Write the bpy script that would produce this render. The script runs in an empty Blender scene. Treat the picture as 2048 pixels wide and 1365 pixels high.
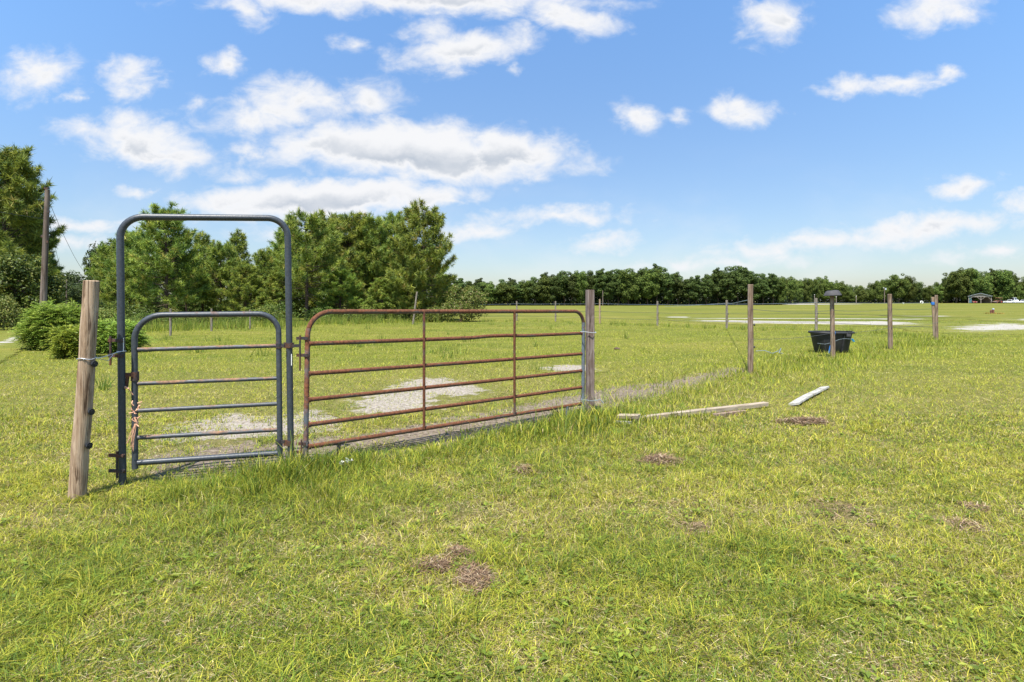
import bpy, bmesh, math, random
import numpy as np
from mathutils import Vector, Matrix

# ------------------------------------------------------------------ camera, sky, sun, exposure
SC = bpy.context.scene
COL = SC.collection
CAM_H, FPX, HOR = 1.5, 1138.0, 602.0          # eye height (m), focal length (photo px), horizon row

cam_d = bpy.data.cameras.new('camera'); cam = bpy.data.objects.new('camera', cam_d); COL.objects.link(cam)
cam.location = (0, 0, CAM_H); cam.rotation_euler = (math.radians(90), 0, 0)
cam_d.sensor_width = 36; cam_d.lens = FPX / 2048 * 36
cam_d.shift_y = -(682.5 - HOR) / 2048
cam_d.clip_start = 0.05; cam_d.clip_end = 9000
SC.camera = cam

SUN_EL = math.radians(66)
SHX, SHY = 0.30, 0.954                          # direction in which shadows fall
sun_d = bpy.data.lights.new('sun', 'SUN'); sun = bpy.data.objects.new('sun', sun_d); COL.objects.link(sun)
sun_d.energy = 5.0; sun_d.angle = math.radians(0.53); sun_d.color = (1.0, 0.955, 0.87)
sun.rotation_euler = Vector((SHX * math.cos(SUN_EL), SHY * math.cos(SUN_EL), -math.sin(SUN_EL))).to_track_quat('-Z', 'Y').to_euler()
sun.location = (-20, -60, 120)

SC.view_settings.view_transform = 'Standard'; SC.view_settings.look = 'None'
SC.view_settings.gamma = 1.0; SC.view_settings.use_curve_mapping = False
SC.view_settings.exposure = 1.0
SC.cycles.max_bounces = 5; SC.cycles.diffuse_bounces = 3; SC.cycles.transparent_max_bounces = 4

def build_world():
    w = bpy.data.worlds.new('World'); SC.world = w; w.use_nodes = True
    nt = w.node_tree; N = nt.nodes; L = nt.links; N.clear()
    def nd(t, **k):
        n = N.new(t)
        for a, b in k.items(): setattr(n, a, b)
        return n
    def math_(op, a, b=None, clamp=False):
        n = nd('ShaderNodeMath', operation=op, use_clamp=clamp)
        for i, v in enumerate((a, b)):
            if v is None: continue
            if isinstance(v, (int, float)): n.inputs[i].default_value = v
            else: L.new(v, n.inputs[i])
        return n.outputs[0]
    def smooth(v, a, b, c=0.0, d=1.0):
        n = nd('ShaderNodeMapRange', interpolation_type='SMOOTHSTEP'); L.new(v, n.inputs[0])
        for i, q in enumerate((a, b, c, d)): n.inputs[1 + i].default_value = q
        return n.outputs[0]
    out = nd('ShaderNodeOutputWorld'); bg = nd('ShaderNodeBackground'); L.new(bg.outputs[0], out.inputs[0])
    bg.inputs['Strength'].default_value = 0.081
    try: w.cycles.sampling_method = 'NONE'
    except Exception: pass
    sky = nd('ShaderNodeTexSky', sky_type='NISHITA'); sky.sun_disc = False
    sky.sun_elevation = SUN_EL; sky.sun_rotation = math.atan2(-SHX, -SHY)
    sky.air_density = 1.0; sky.dust_density = 0.8; sky.ozone_density = 2.5; sky.altitude = 10
    tc = nd('ShaderNodeTexCoord')
    sep = nd('ShaderNodeSeparateXYZ'); L.new(tc.outputs['Generated'], sep.inputs[0])
    ay = math_('MAXIMUM', math_('ABSOLUTE', sep.outputs[1]), 0.04)
    u = math_('DIVIDE', sep.outputs[0], ay); v = math_('DIVIDE', sep.outputs[2], ay)
    comb = nd('ShaderNodeCombineXYZ'); L.new(u, comb.inputs[0]); L.new(v, comb.inputs[1])
    L.new(sep.outputs[1], comb.inputs[2])
    # the noise: rolls at the edges, finer towards the horizon
    def noise(scale, detail, rough, dist=0.0, off=(0, 0, 0)):
        mp = nd('ShaderNodeMapping'); mp.inputs['Scale'].default_value = scale; mp.inputs['Location'].default_value = off
        L.new(comb.outputs[0], mp.inputs['Vector'])
        n = nd('ShaderNodeTexNoise'); L.new(mp.outputs[0], n.inputs['Vector'])
        n.inputs['Scale'].default_value = 1.0; n.inputs['Detail'].default_value = detail
        n.inputs['Roughness'].default_value = rough; n.inputs['Distortion'].default_value = dist
        return n
    warp = noise((13, 17, 1), 5, 0.6)
    # warped coordinate for the cloud bodies
    wv = nd('ShaderNodeVectorMath', operation='SUBTRACT'); L.new(warp.outputs['Color'], wv.inputs[0]); wv.inputs[1].default_value = (.5, .5, .5)
    ws = nd('ShaderNodeVectorMath', operation='MULTIPLY'); L.new(wv.outputs[0], ws.inputs[0]); ws.inputs[1].default_value = (.10, .055, 0)
    wa = nd('ShaderNodeVectorMath', operation='ADD'); L.new(comb.outputs[0], wa.inputs[0]); L.new(ws.outputs[0], wa.inputs[1])
    flat = nd('ShaderNodeVectorMath', operation='MULTIPLY'); L.new(wa.outputs[0], flat.inputs[0]); flat.inputs[1].default_value = (1, 1, 0)
    clouds = [  # px, py, rx, ry, tilt, weight
        (70, 145, 92, 52, 12, 1), (265, 152, 70, 48, 10, 1), (150, 188, 26, 16, 10, .8), (450, 134, 44, 28, -20, .95),
        (250, 245, 60, 34, 0, .8), (290, 290, 150, 46, -10, 1.25), (490, 240, 125, 46, 0, .9), (600, 205, 120, 56, 0, 1.15), (735, 190, 96, 50, 0, .74),
        (830, 303, 330, 64, -5, 1.65), (1000, 305, 150, 54, 0, 1.55), (630, 290, 150, 40, 10, 1.1), (515, 305, 45, 32, 0, .85),
        (640, 400, 290, 44, 3, 1.6), (830, 392, 130, 36, 0, 1.2),
        (840, -8, 420, 46, 0, 1.35), (500, 18, 60, 44, -20, .95), (1120, 25, 120, 38, -20, .95), (925, 100, 150, 42, 8, 1.25), (870, 60, 80, 40, 0, .9),
        (695, 88, 34, 22, 0, .6), (1033, 135, 22, 16, 0, .6), (1540, 34, 72, 56, 0, .9), (1880, 14, 105, 48, 12, 1),
        (1275, 234, 58, 34, -20, 1), (1362, 234, 38, 20, 15, .7), (1478, 220, 72, 36, -5, .98), (1690, 174, 54, 24, 8, .9), (1800, 164, 100, 26, 8, .9), (1890, 150, 36, 18, 0, .75),
        (1120, 434, 205, 24, 2, .95), (1200, 486, 84, 24, 3, .85), (940, 458, 120, 24, 0, .85), (1600, 490, 240, 26, 5, .85), (1880, 452, 240, 32, 6, .95), (1760, 480, 160, 26, 5, .8),
        (1935, 370, 82, 26, 8, .9), (2040, 404, 50, 30, 0, .95), (1990, 505, 130, 22, 6, .8), (140, 450, 170, 20, 0, .75), (120, 488, 160, 24, 0, .8),
        (280, 384, 40, 12, 0, .6), (480, 348, 60, 20, 0, .55), (620, 470, 220, 26, 0, .8), (1450, 525, 260, 20, 3, .65), (900, 405, 60, 10, 0, .8),
        (-260, 120, 150, 60, 8, 1), (-320, 330, 200, 55, 0, 1), (2330, 150, 160, 60, 0, 1), (2400, 380, 190, 40, 3, 1), (-150, -140, 220, 70, 0, 1), (700, -220, 260, 80, 0, 1), (1600, -180, 200, 70, 0, 1), (2300, -200, 260, 80, 0, 1),
    ]
    best = ly = None
    for (px, py, rx, ry, t, wt) in clouds:
        mp = nd('ShaderNodeMapping', vector_type='TEXTURE')
        mp.inputs['Location'].default_value = ((px - 1024) / FPX, (HOR - py) / FPX, 0)
        mp.inputs['Rotation'].default_value = (0, 0, math.radians(t)); mp.inputs['Scale'].default_value = (rx / FPX, ry / FPX, 1)
        L.new(flat.outputs[0], mp.inputs['Vector'])
        ln = nd('ShaderNodeVectorMath', operation='LENGTH'); L.new(mp.outputs[0], ln.inputs[0])
        val = math_('MULTIPLY', math_('SUBTRACT', 1.25, ln.outputs['Value']), wt)
        s = nd('ShaderNodeSeparateXYZ'); L.new(mp.outputs[0], s.inputs[0])
        if best is None: best, ly = val, s.outputs[1]
        else:
            g = math_('GREATER_THAN', val, best)
            m = nd('ShaderNodeMix', data_type='FLOAT'); L.new(g, m.inputs[0]); L.new(ly, m.inputs[2]); L.new(s.outputs[1], m.inputs[3])
            ly = m.outputs[0]; best = math_('MAXIMUM', best, val)
    best = math_('MAXIMUM', best, -0.6)
    n1 = noise((15, 24, 1), 9, 0.58, 0.35, (3.1, 1.7, 0)).outputs['Fac']
    n2 = noise((5, 9, 1), 5, 0.55, 0.2, (9.1, 4.7, 0)).outputs['Fac']
    d = math_('ADD', best, math_('MULTIPLY', math_('SUBTRACT', n1, 0.5), 2.0))
    d = math_('ADD', d, math_('MULTIPLY', math_('SUBTRACT', n2, 0.5), 0.9))
    dens = smooth(d, 0.05, 1.18)
    # thin milky veil low over the horizon
    low = smooth(v, 0.30, 0.0)
    veil = math_('MULTIPLY', math_('MULTIPLY', low, smooth(n2, 0.42, 0.75)), 0.35)
    dens = math_('MAXIMUM', dens, veil)
    shade = math_('MULTIPLY', smooth(ly, 0.35, -0.35), smooth(d, 1.05, 1.55))
    shade = math_('MULTIPLY', shade, smooth(n1, 0.72, 0.35, 0.6, 1.0))
    cc = nd('ShaderNodeMix', data_type='RGBA'); L.new(shade, cc.inputs[0])
    cc.inputs[6].default_value = (5.75, 5.8, 5.95, 1); cc.inputs[7].default_value = (3.1, 3.5, 4.1, 1)
    # mild lift and tint of the clear sky: humid summer air
    hum = nd('ShaderNodeMix', data_type='RGBA', blend_type='MULTIPLY'); hum.inputs[0].default_value = 1
    L.new(sky.outputs[0], hum.inputs[6])
    tint = nd('ShaderNodeMix', data_type='RGBA'); L.new(smooth(v, 0.02, 0.70), tint.inputs[0])
    tint.inputs[6].default_value = SKY_LOW; tint.inputs[7].default_value = SKY_HIGH; L.new(tint.outputs[2], hum.inputs[7])
    mx = nd('ShaderNodeMix', data_type='RGBA'); L.new(dens, mx.inputs[0]); L.new(hum.outputs[2], mx.inputs[6]); L.new(cc.outputs[2], mx.inputs[7])
    L.new(mx.outputs[2], bg.inputs['Color'])
SKY_LOW, SKY_HIGH = (.90, .90, .94, 1), (1.16, 1.48, 1.68, 1)      # humid summer air: milky low down, clear blue above
build_world()

# ------------------------------------------------------------------ helpers
R = random.Random(7)
rng = np.random.default_rng(11)

def ground_z(x, y):
    r = np.hypot(x, y); t = np.clip((r - 170) / 90.0, 0, 1)
    return 0.36 * t * t * (3 - 2 * t)

def P(px, py):                                  # photo pixel on the flat ground -> world x, y
    Y = CAM_H * FPX / (py - HOR); return ((px - 1024) / FPX * Y, Y)
def at(px, py, Y):                              # photo pixel at depth Y -> world point
    return Vector(((px - 1024) / FPX * Y, Y, CAM_H + (HOR - py) / FPX * Y))
def xat(px, Y): return (px - 1024) / FPX * Y

def tag(o, label=None, cat=None, group=None, kind=None):
    if label: o['label'] = label
    if cat: o['category'] = cat
    if group: o['group'] = group
    if kind: o['kind'] = kind
    return o

def empty(name, loc, label, cat, group=None):
    o = bpy.data.objects.new(name, None); COL.objects.link(o); o.location = loc
    o.empty_display_size = 0.2
    return tag(o, label, cat, group)

def wloc(o):
    v = Vector(o.location)
    while o.parent: o = o.parent; v = v + Vector(o.location)
    return v

class MB:
    def __init__(s): s.v = []; s.f = []
    def add(s, vs, fs):
        b = len(s.v); s.v += [tuple(q) for q in vs]; s.f += [tuple(b + i for i in f) for f in fs]; return s
    def box(s, c, size, rot=None, taper=1.0):
        c = Vector(c); hx, hy, hz = size[0] / 2, size[1] / 2, size[2] / 2; vs = []
        for z in (-hz, hz):
            k = taper if z > 0 else 1
            for x, y in ((-hx, -hy), (hx, -hy), (hx, hy), (-hx, hy)):
                q = Vector((x * k, y * k, z)); q = rot @ q if rot else q; vs.append(c + q)
        return s.add(vs, [(3, 2, 1, 0), (4, 5, 6, 7), (0, 1, 5, 4), (1, 2, 6, 5), (2, 3, 7, 6), (3, 0, 4, 7)])
    def tube(s, pts, r, seg=10, caps=True, wob=0.0):
        pts = [Vector(p) for p in pts]; n = len(pts)
        rs = r if hasattr(r, '__len__') else [r] * n
        d = (pts[1] - pts[0]).normalized()
        a = d.orthogonal().normalized(); vs = []; fs = []
        for i, p in enumerate(pts):
            t = (pts[min(i + 1, n - 1)] - pts[max(i - 1, 0)]).normalized()
            a = (a - t * a.dot(t)).normalized(); b = t.cross(a)
            for k in range(seg):
                an = 2 * math.pi * k / seg; q = rs[i] * (1 + (R.uniform(-wob, wob) if wob else 0))
                vs.append(p + a * math.cos(an) * q + b * math.sin(an) * q)
        for i in range(n - 1):
            for k in range(seg):
                k2 = (k + 1) % seg; fs.append((i * seg + k, i * seg + k2, (i + 1) * seg + k2, (i + 1) * seg + k))
        if caps: fs += [tuple(range(seg - 1, -1, -1)), tuple((n - 1) * seg + k for k in range(seg))]
        return s.add(vs, fs)
    def build(s, name, mat, parent=None, loc=None, smooth=True):
        o0 = wloc(parent) if parent else Vector(loc or (0, 0, 0))
        me = bpy.data.meshes.new(name); me.from_pydata([(x - o0.x, y - o0.y, z - o0.z) for x, y, z in s.v], [], s.f)
        if smooth:
            me.polygons.foreach_set('use_smooth', [True] * len(me.polygons))
            try: me.set_sharp_from_angle(angle=math.radians(40))
            except Exception: pass
        me.materials.append(mat); me.update()
        o = bpy.data.objects.new(name, me); COL.objects.link(o)
        if parent: o.parent = parent
        else: o.location = o0
        return o

def tri_mesh(name, verts, tris, cols, mat, parent=None, loc=(0, 0, 0)):
    me = bpy.data.meshes.new(name); nv, nt_ = len(verts), len(tris)
    me.vertices.add(nv); me.vertices.foreach_set('co', np.ascontiguousarray(verts, np.float32).ravel())
    me.loops.add(nt_ * 3); me.loops.foreach_set('vertex_index', np.ascontiguousarray(tris, np.int32).ravel())
    me.polygons.add(nt_); me.polygons.foreach_set('loop_start', np.arange(0, nt_ * 3, 3, dtype=np.int32))
    me.update(calc_edges=True)
    if cols is not None:
        a = me.attributes.new('col', 'FLOAT_COLOR', 'POINT')
        c4 = np.ones((nv, 4), np.float32); c4[:, :3] = cols; a.data.foreach_set('color', c4.ravel())
    me.materials.append(mat)
    o = bpy.data.objects.new(name, me); COL.objects.link(o)
    if parent: o.parent = parent
    else: o.location = loc
    return o

_T = np.random.default_rng(5).random((256, 256))
def vnoise(x, y, s=0):
    x = np.asarray(x, float) + 37.3 * s; y = np.asarray(y, float) + 91.7 * s
    xi = np.floor(x).astype(int); yi = np.floor(y).astype(int); fx = x - xi; fy = y - yi
    fx = fx * fx * (3 - 2 * fx); fy = fy * fy * (3 - 2 * fy)
    g = lambda i, j: _T[(xi + i) & 255, (yi + j) & 255]
    return (g(0, 0) * (1 - fx) + g(1, 0) * fx) * (1 - fy) + (g(0, 1) * (1 - fx) + g(1, 1) * fx) * fy
def fbm(x, y, s=0, o=4):
    t = 0; a = .5; n = 0
    for i in range(o): t = t + a * vnoise(x * 2 ** i, y * 2 ** i, s + i * 3); n += a; a *= .55
    return t / n

# ------------------------------------------------------------------ materials
def new_mat(name):
    m = bpy.data.materials.new(name); m.use_nodes = True; nt = m.node_tree
    return m, nt, nt.nodes, nt.links, nt.nodes['Principled BSDF']

def mat_noise(name, stops, scale=(8, 8, 8), detail=6, rough=.85, bump=.3, metal=0, dist=0, bdist=.01, coord='Object', spec=.3, lo=.3, hi=.7):
    m, nt, N, L, b = new_mat(name)
    tc = N.new('ShaderNodeTexCoord'); mp = N.new('ShaderNodeMapping'); mp.inputs['Scale'].default_value = scale
    L.new(tc.outputs[coord], mp.inputs[0])
    n = N.new('ShaderNodeTexNoise'); n.inputs['Scale'].default_value = 1; n.inputs['Detail'].default_value = detail
    n.inputs['Roughness'].default_value = .62; n.inputs['Distortion'].default_value = dist; L.new(mp.outputs[0], n.inputs[0])
    r = N.new('ShaderNodeValToRGB'); L.new(n.outputs[0], r.inputs[0]); e = r.color_ramp.elements
    k = len(stops)
    for i, c in enumerate(stops):
        p = lo + (hi - lo) * i / max(1, k - 1)
        if i < 2: el = e[i]; el.position = p
        else: el = e.new(p)
        el.color = (*c, 1)
    L.new(r.outputs[0], b.inputs['Base Color'])
    b.inputs['Roughness'].default_value = rough; b.inputs['Metallic'].default_value = metal
    b.inputs['Specular IOR Level'].default_value = spec
    if bump:
        bp = N.new('ShaderNodeBump'); bp.inputs['Strength'].default_value = bump; bp.inputs['Distance'].default_value = bdist
        L.new(n.outputs[0], bp.inputs['Height']); L.new(bp.outputs[0], b.inputs['Normal'])
    return m

def mat_leaf(name, trans=.35, rough=.6, obj_var=0.0, tint=(1, 1, 1), spec=.25):
    m, nt, N, L, b = new_mat(name)
    a = N.new('ShaderNodeAttribute'); a.attribute_name = 'col'
    src = a.outputs['Color']
    mm = N.new('ShaderNodeMix'); mm.data_type = 'RGBA'; mm.blend_type = 'MULTIPLY'; mm.inputs[0].default_value = 1
    L.new(src, mm.inputs[6]); mm.inputs[7].default_value = (*tint, 1); src = mm.outputs[2]
    if obj_var:
        oi = N.new('ShaderNodeObjectInfo'); h = N.new('ShaderNodeHueSaturation'); L.new(src, h.inputs['Color'])
        r1 = N.new('ShaderNodeMapRange'); L.new(oi.outputs['Random'], r1.inputs[0]); r1.inputs[3].default_value = 1 - obj_var; r1.inputs[4].default_value = 1 + obj_var
        L.new(r1.outputs[0], h.inputs['Value'])
        r2 = N.new('ShaderNodeMapRange'); L.new(oi.outputs['Random'], r2.inputs[0]); r2.inputs[3].default_value = .485; r2.inputs[4].default_value = .515
        L.new(r2.outputs[0], h.inputs['Hue']); src = h.outputs[0]
    L.new(src, b.inputs['Base Color']); b.inputs['Roughness'].default_value = rough; b.inputs['Specular IOR Level'].default_value = spec
    t = N.new('ShaderNodeBsdfTranslucent'); L.new(src, t.inputs[0])
    mx = N.new('ShaderNodeMixShader'); mx.inputs[0].default_value = trans
    L.new(b.outputs[0], mx.inputs[1]); L.new(t.outputs[0], mx.inputs[2]); L.new(mx.outputs[0], N['Material Output'].inputs[0])
    return m

def mat_paint_rust(name, paint, rust, amount, scale=14, rough=.5, stretch=(1, 1, 1), top=0.0):
    """old gate paint with rust coming through; rust gathers on the weathered upper side by `top`"""
    m, nt, N, L, b = new_mat(name)
    tc = N.new('ShaderNodeTexCoord'); mp = N.new('ShaderNodeMapping'); mp.inputs['Scale'].default_value = stretch; L.new(tc.outputs['Object'], mp.inputs[0])
    n = N.new('ShaderNodeTexNoise'); n.inputs['Scale'].default_value = scale * .35; n.inputs['Detail'].default_value = 9; n.inputs['Roughness'].default_value = .65; L.new(mp.outputs[0], n.inputs[0])
    n2 = N.new('ShaderNodeTexNoise'); n2.inputs['Scale'].default_value = scale * 4; n2.inputs['Detail'].default_value = 5; L.new(mp.outputs[0], n2.inputs[0])
    ge = N.new('ShaderNodeNewGeometry'); sp = N.new('ShaderNodeSeparateXYZ'); L.new(ge.outputs['Normal'], sp.inputs[0])
    ad = N.new('ShaderNodeMath'); ad.operation = 'MULTIPLY_ADD'; L.new(sp.outputs[2], ad.inputs[0]); ad.inputs[1].default_value = top; L.new(n.outputs[0], ad.inputs[2])
    mr = N.new('ShaderNodeMapRange'); mr.interpolation_type = 'SMOOTHSTEP'; L.new(ad.outputs[0], mr.inputs[0])
    mr.inputs[1].default_value = 1 - amount - .07; mr.inputs[2].default_value = 1 - amount + .09
    def var(c, nn, k):
        r = N.new('ShaderNodeValToRGB'); L.new(nn.outputs[0], r.inputs[0])
        r.color_ramp.elements[0].position = .3; r.color_ramp.elements[0].color = (*[q * (1 - k) for q in c], 1)
        r.color_ramp.elements[1].position = .7; r.color_ramp.elements[1].color = (*[min(1, q * (1 + k)) for q in c], 1)
        return r.outputs[0]
    mx = N.new('ShaderNodeMix'); mx.data_type = 'RGBA'; L.new(mr.outputs[0], mx.inputs[0])
    L.new(var(paint, n2, .22), mx.inputs[6]); L.new(var(rust, n2, .5), mx.inputs[7]); L.new(mx.outputs[2], b.inputs['Base Color'])
    rr = N.new('ShaderNodeMapRange'); L.new(mr.outputs[0], rr.inputs[0]); rr.inputs[3].default_value = rough; rr.inputs[4].default_value = .9; L.new(rr.outputs[0], b.inputs['Roughness'])
    b.inputs['Specular IOR Level'].default_value = .4
    bp = N.new('ShaderNodeBump'); bp.inputs['Strength'].default_value = .35; bp.inputs['Distance'].default_value = .003; L.new(n2.outputs[0], bp.inputs['Height']); L.new(bp.outputs[0], b.inputs['Normal'])
    return m

def mat_wood(name, dark, mid, light, scale=30, rough=.9, axis=2, bump=.6):
    """weathered wood: long grain, dark drying checks, a few stains"""
    m, nt, N, L, b = new_mat(name)
    tc = N.new('ShaderNodeTexCoord')
    def nz(k, st, det, dist, off=0):
        sc = [k, k, k]; sc[axis] = k * st; mp = N.new('ShaderNodeMapping'); mp.inputs['Scale'].default_value = sc; mp.inputs['Location'].default_value = (off, off * .7, off * 1.3); L.new(tc.outputs['Object'], mp.inputs[0])
        n = N.new('ShaderNodeTexNoise'); n.inputs['Scale'].default_value = 1; n.inputs['Detail'].default_value = det; n.inputs['Roughness'].default_value = .62; n.inputs['Distortion'].default_value = dist; L.new(mp.outputs[0], n.inputs[0]); return n.outputs[0]
    def ramp(f, st):
        r = N.new('ShaderNodeValToRGB'); L.new(f, r.inputs[0]); e = r.color_ramp.elements
        for i, (p, c) in enumerate(st):
            el = e[i] if i < 2 else e.new(p); el.position = p; el.color = (*c, 1)
        return r.outputs[0]
    def mul(x, y):
        q = N.new('ShaderNodeMix'); q.data_type = 'RGBA'; q.blend_type = 'MULTIPLY'; q.inputs[0].default_value = 1; L.new(x, q.inputs[6]); L.new(y, q.inputs[7]); return q.outputs[2]
    g = nz(scale, .05, 8, .6); ck = nz(scale * 1.3, .035, 4, 1.2, 5.3); stn = nz(scale * .22, .35, 5, .8, 9.1)
    c = ramp(g, [(.30, dark), (.48, mid), (.70, light)])
    c = mul(c, ramp(ck, [(.34, (.30, .26, .24)), (.42, (1, 1, 1))])); c = mul(c, ramp(stn, [(.32, (.62, .55, .50)), (.55, (1.05, 1.05, 1.05))]))
    L.new(c, b.inputs['Base Color']); b.inputs['Roughness'].default_value = rough; b.inputs['Specular IOR Level'].default_value = .12
    bp = N.new('ShaderNodeBump'); bp.inputs['Strength'].default_value = bump; bp.inputs['Distance'].default_value = .012; L.new(ck, bp.inputs['Height']); L.new(bp.outputs[0], b.inputs['Normal'])
    return m

M = {}
M['frame_blue'] = mat_paint_rust('blue_grey_pipe', (.042, .049, .058), (.15, .06, .03), .30, 16, .42)
M['gate_blue'] = mat_paint_rust('worn_blue_pipe', (.044, .051, .060), (.18, .075, .037), .37, 12, .45, top=.06)
M['rail_blue'] = mat_paint_rust('worn_blue_rail', (.056, .062, .069), (.20, .11, .062), .42, 10, .45, top=.10)
M['rust'] = mat_paint_rust('rusty_rail', (.078, .064, .055), (.112, .040, .017), .58, 11, .6, top=.24)
M['rust_up'] = mat_paint_rust('half_rusty_upright', (.10, .115, .13), (.17, .062, .028), .53, 9, .6)
M['rust_end'] = mat_paint_rust('blue_end_upright', (.105, .13, .155), (.17, .07, .035), .40, 12, .55)
M['iron'] = mat_paint_rust('dark_iron', (.030, .028, .030), (.10, .042, .022), .50, 22, .6)
M['wood_tan'] = mat_wood('tan_post_wood', (.11, .065, .04), (.35, .25, .165), (.50, .39, .285), 30, bump=.9)
M['wood_grey'] = mat_wood('grey_post_wood', (.085, .06, .05), (.19, .145, .125), (.28, .235, .21), 40)
M['wood_brown'] = mat_wood('brown_post_wood', (.085, .056, .04), (.215, .155, .11), (.32, .25, .19), 34)
M['wood_old'] = mat_wood('old_grey_post_wood', (.10, .085, .065), (.22, .19, .155), (.32, .285, .24), 40)
M['bark_pole'] = mat_wood('pole_wood', (.075, .055, .045), (.16, .125, .105), (.22, .18, .155), 9)
M['lumber'] = mat_noise('weathered_lumber', [(.16, .12, .085), (.30, .245, .18), (.40, .34, .265)], (4, 34, 34), 8, .9, .4, dist=.5, bdist=.006, spec=.15)
M['plank_pale'] = mat_noise('bleached_plank', [(.16, .145, .12), (.33, .315, .28), (.44, .425, .39)], (9, 9, 9), 8, .95, .5, dist=.4, bdist=.01, spec=.05)
M['bark'] = mat_noise('pine_bark', [(.045, .03, .022), (.10, .07, .052), (.15, .11, .085)], (9, 9, 3), 7, .95, .8, bdist=.03, spec=.1)
M['tub'] = mat_noise('black_rubber', [(.018, .018, .020), (.032, .032, .034)], (5, 5, 5), 6, .55, .1, spec=.35)
M['pan'] = mat_noise('grey_rubber_pan', [(.035, .034, .036), (.065, .062, .064)], (14, 14, 14), 6, .75, .3, spec=.3)
M['rope_blue'] = mat_noise('blue_rope', [(.02, .12, .42), (.04, .20, .55)], (60, 60, 60), 3, .7, .2)
M['rope_cyan'] = mat_noise('cyan_cord', [(.02, .20, .36), (.05, .30, .46)], (60, 60, 60), 3, .7, .2)
M['rope_grey'] = mat_noise('grey_cord', [(.13, .16, .18), (.24, .29, .32)], (60, 60, 60), 3, .7, .2)
M['wire'] = mat_noise('galvanised_wire', [(.42, .44, .46), (.60, .62, .64)], (40, 40, 40), 3, .4, 0, metal=.5)
M['wire_dark'] = mat_noise('dark_fence_wire', [(.05, .05, .055), (.10, .10, .11)], (40, 40, 40), 3, .5, 0)
M['insulator'] = mat_noise('black_insulator', [(.010, .010, .012), (.025, .025, .028)], (30, 30, 30), 3, .45, 0, spec=.4)
M['twine'] = mat_noise('orange_twine', [(.50, .24, .14), (.66, .42, .28)], (80, 80, 80), 3, .9, .2)
M['white'] = mat_noise('white_scrap', [(.62, .62, .57), (.78, .78, .74)], (20, 20, 20), 4, .8, .2)
M['paint_white'] = mat_noise('white_vehicle_paint', [(.70, .71, .72), (.80, .80, .80)], (1, 1, 1), 2, .3, 0, spec=.5)
M['paint_red'] = mat_noise('faded_red_paint', [(.20, .035, .03), (.32, .07, .055)], (2, 2, 2), 4, .5, 0)
M['paint_brown'] = mat_noise('rusty_brown_paint', [(.12, .045, .03), (.22, .09, .06)], (2, 2, 2), 4, .6, 0)
M['glass'] = mat_noise('dark_glass', [(.02, .025, .03), (.035, .04, .045)], (1, 1, 1), 2, .12, 0, spec=.6)
M['tyre'] = mat_noise('tyre_rubber', [(.015, .015, .016), (.03, .03, .03)], (8, 8, 8), 3, .85, .1)
M['tin'] = mat_noise('tin_roof', [(.40, .45, .50), (.52, .57, .62)], (.6, 4, .6), 4, .4, .1, metal=.2)
M['teal'] = mat_noise('teal_siding', [(.05, .12, .14), (.09, .18, .20)], (3, 3, .6), 4, .7, .1)
M['timber'] = mat_noise('barn_timber', [(.22, .19, .16), (.36, .32, .28)], (3, 3, 3), 4, .85, .2)
M['yellow_iron'] = mat_noise('yellow_base', [(.42, .22, .05), (.52, .32, .08)], (4, 4, 4), 3, .8, 0)
M['grass'] = mat_leaf('grass_blade', .38, .55, spec=.22)
M['needle'] = mat_leaf('pine_needles', .32, .5, .12, spec=.3)
M['leaf'] = mat_leaf('broad_leaves', .33, .5, .14, spec=.25)
M['far_leaf'] = mat_leaf('far_foliage', .30, .7, .30, spec=.1)
M['straw'] = mat_leaf('dry_straw', .15, .85, spec=.1)

def ground_nodes(N, L):
    ge = N.new('ShaderNodeNewGeometry')
    def nz(sx, sy, det, ro, dist=0):
        mp = N.new('ShaderNodeMapping'); mp.inputs['Scale'].default_value = (sx, sy, 1); L.new(ge.outputs['Position'], mp.inputs[0])
        n = N.new('ShaderNodeTexNoise'); n.inputs['Scale'].default_value = 1; n.inputs['Detail'].default_value = det; n.inputs['Roughness'].default_value = ro; n.inputs['Distortion'].default_value = dist
        L.new(mp.outputs[0], n.inputs[0]); return n.outputs[0]
    def ramp(f, st):
        r = N.new('ShaderNodeValToRGB'); L.new(f, r.inputs[0]); e = r.color_ramp.elements
        for i, (p, c) in enumerate(st):
            el = e[i] if i < 2 else e.new(p); el.position = p; el.color = (*c, 1)
        return r.outputs[0]
    def mix(f, a, b, bt='MIX'):
        m = N.new('ShaderNodeMix'); m.data_type = 'RGBA'; m.blend_type = bt
        if isinstance(f, float): m.inputs[0].default_value = f
        else: L.new(f, m.inputs[0])
        L.new(a, m.inputs[6]); L.new(b, m.inputs[7]); return m.outputs[2]
    big = nz(.05, .15, 6, .6); mid = nz(.7, .9, 8, .65); fine = nz(22, 22, 6, .7); small = nz(5, 5, 8, .7)
    thatch = ramp(small, [(.30, (.075, .065, .028)), (.5, (.14, .125, .045)), (.70, (.25, .20, .10))])      # matted stems under the blades
    c1 = ramp(mid, [(.36, (.080, .100, .018)), (.5, (.135, .142, .026)), (.64, (.195, .172, .050))])
    c2 = ramp(big, [(.36, (.085, .112, .020)), (.52, (.145, .148, .028)), (.66, (.21, .182, .052))])
    hay = mix(.55, c1, c2)
    f2 = ramp(fine, [(.3, (.70, .70, .68)), (.7, (1.15, 1.15, 1.1))])
    hay = mix(1.0, hay, f2, 'MULTIPLY')
    sp = N.new('ShaderNodeSeparateXYZ'); L.new(ge.outputs['Position'], sp.inputs[0])
    mr = N.new('ShaderNodeMapRange'); L.new(sp.outputs[1], mr.inputs[0]); mr.inputs[1].default_value = 5.5; mr.inputs[2].default_value = 15
    return mix(mr.outputs[0], thatch, hay), fine, small, mid, ge
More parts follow.
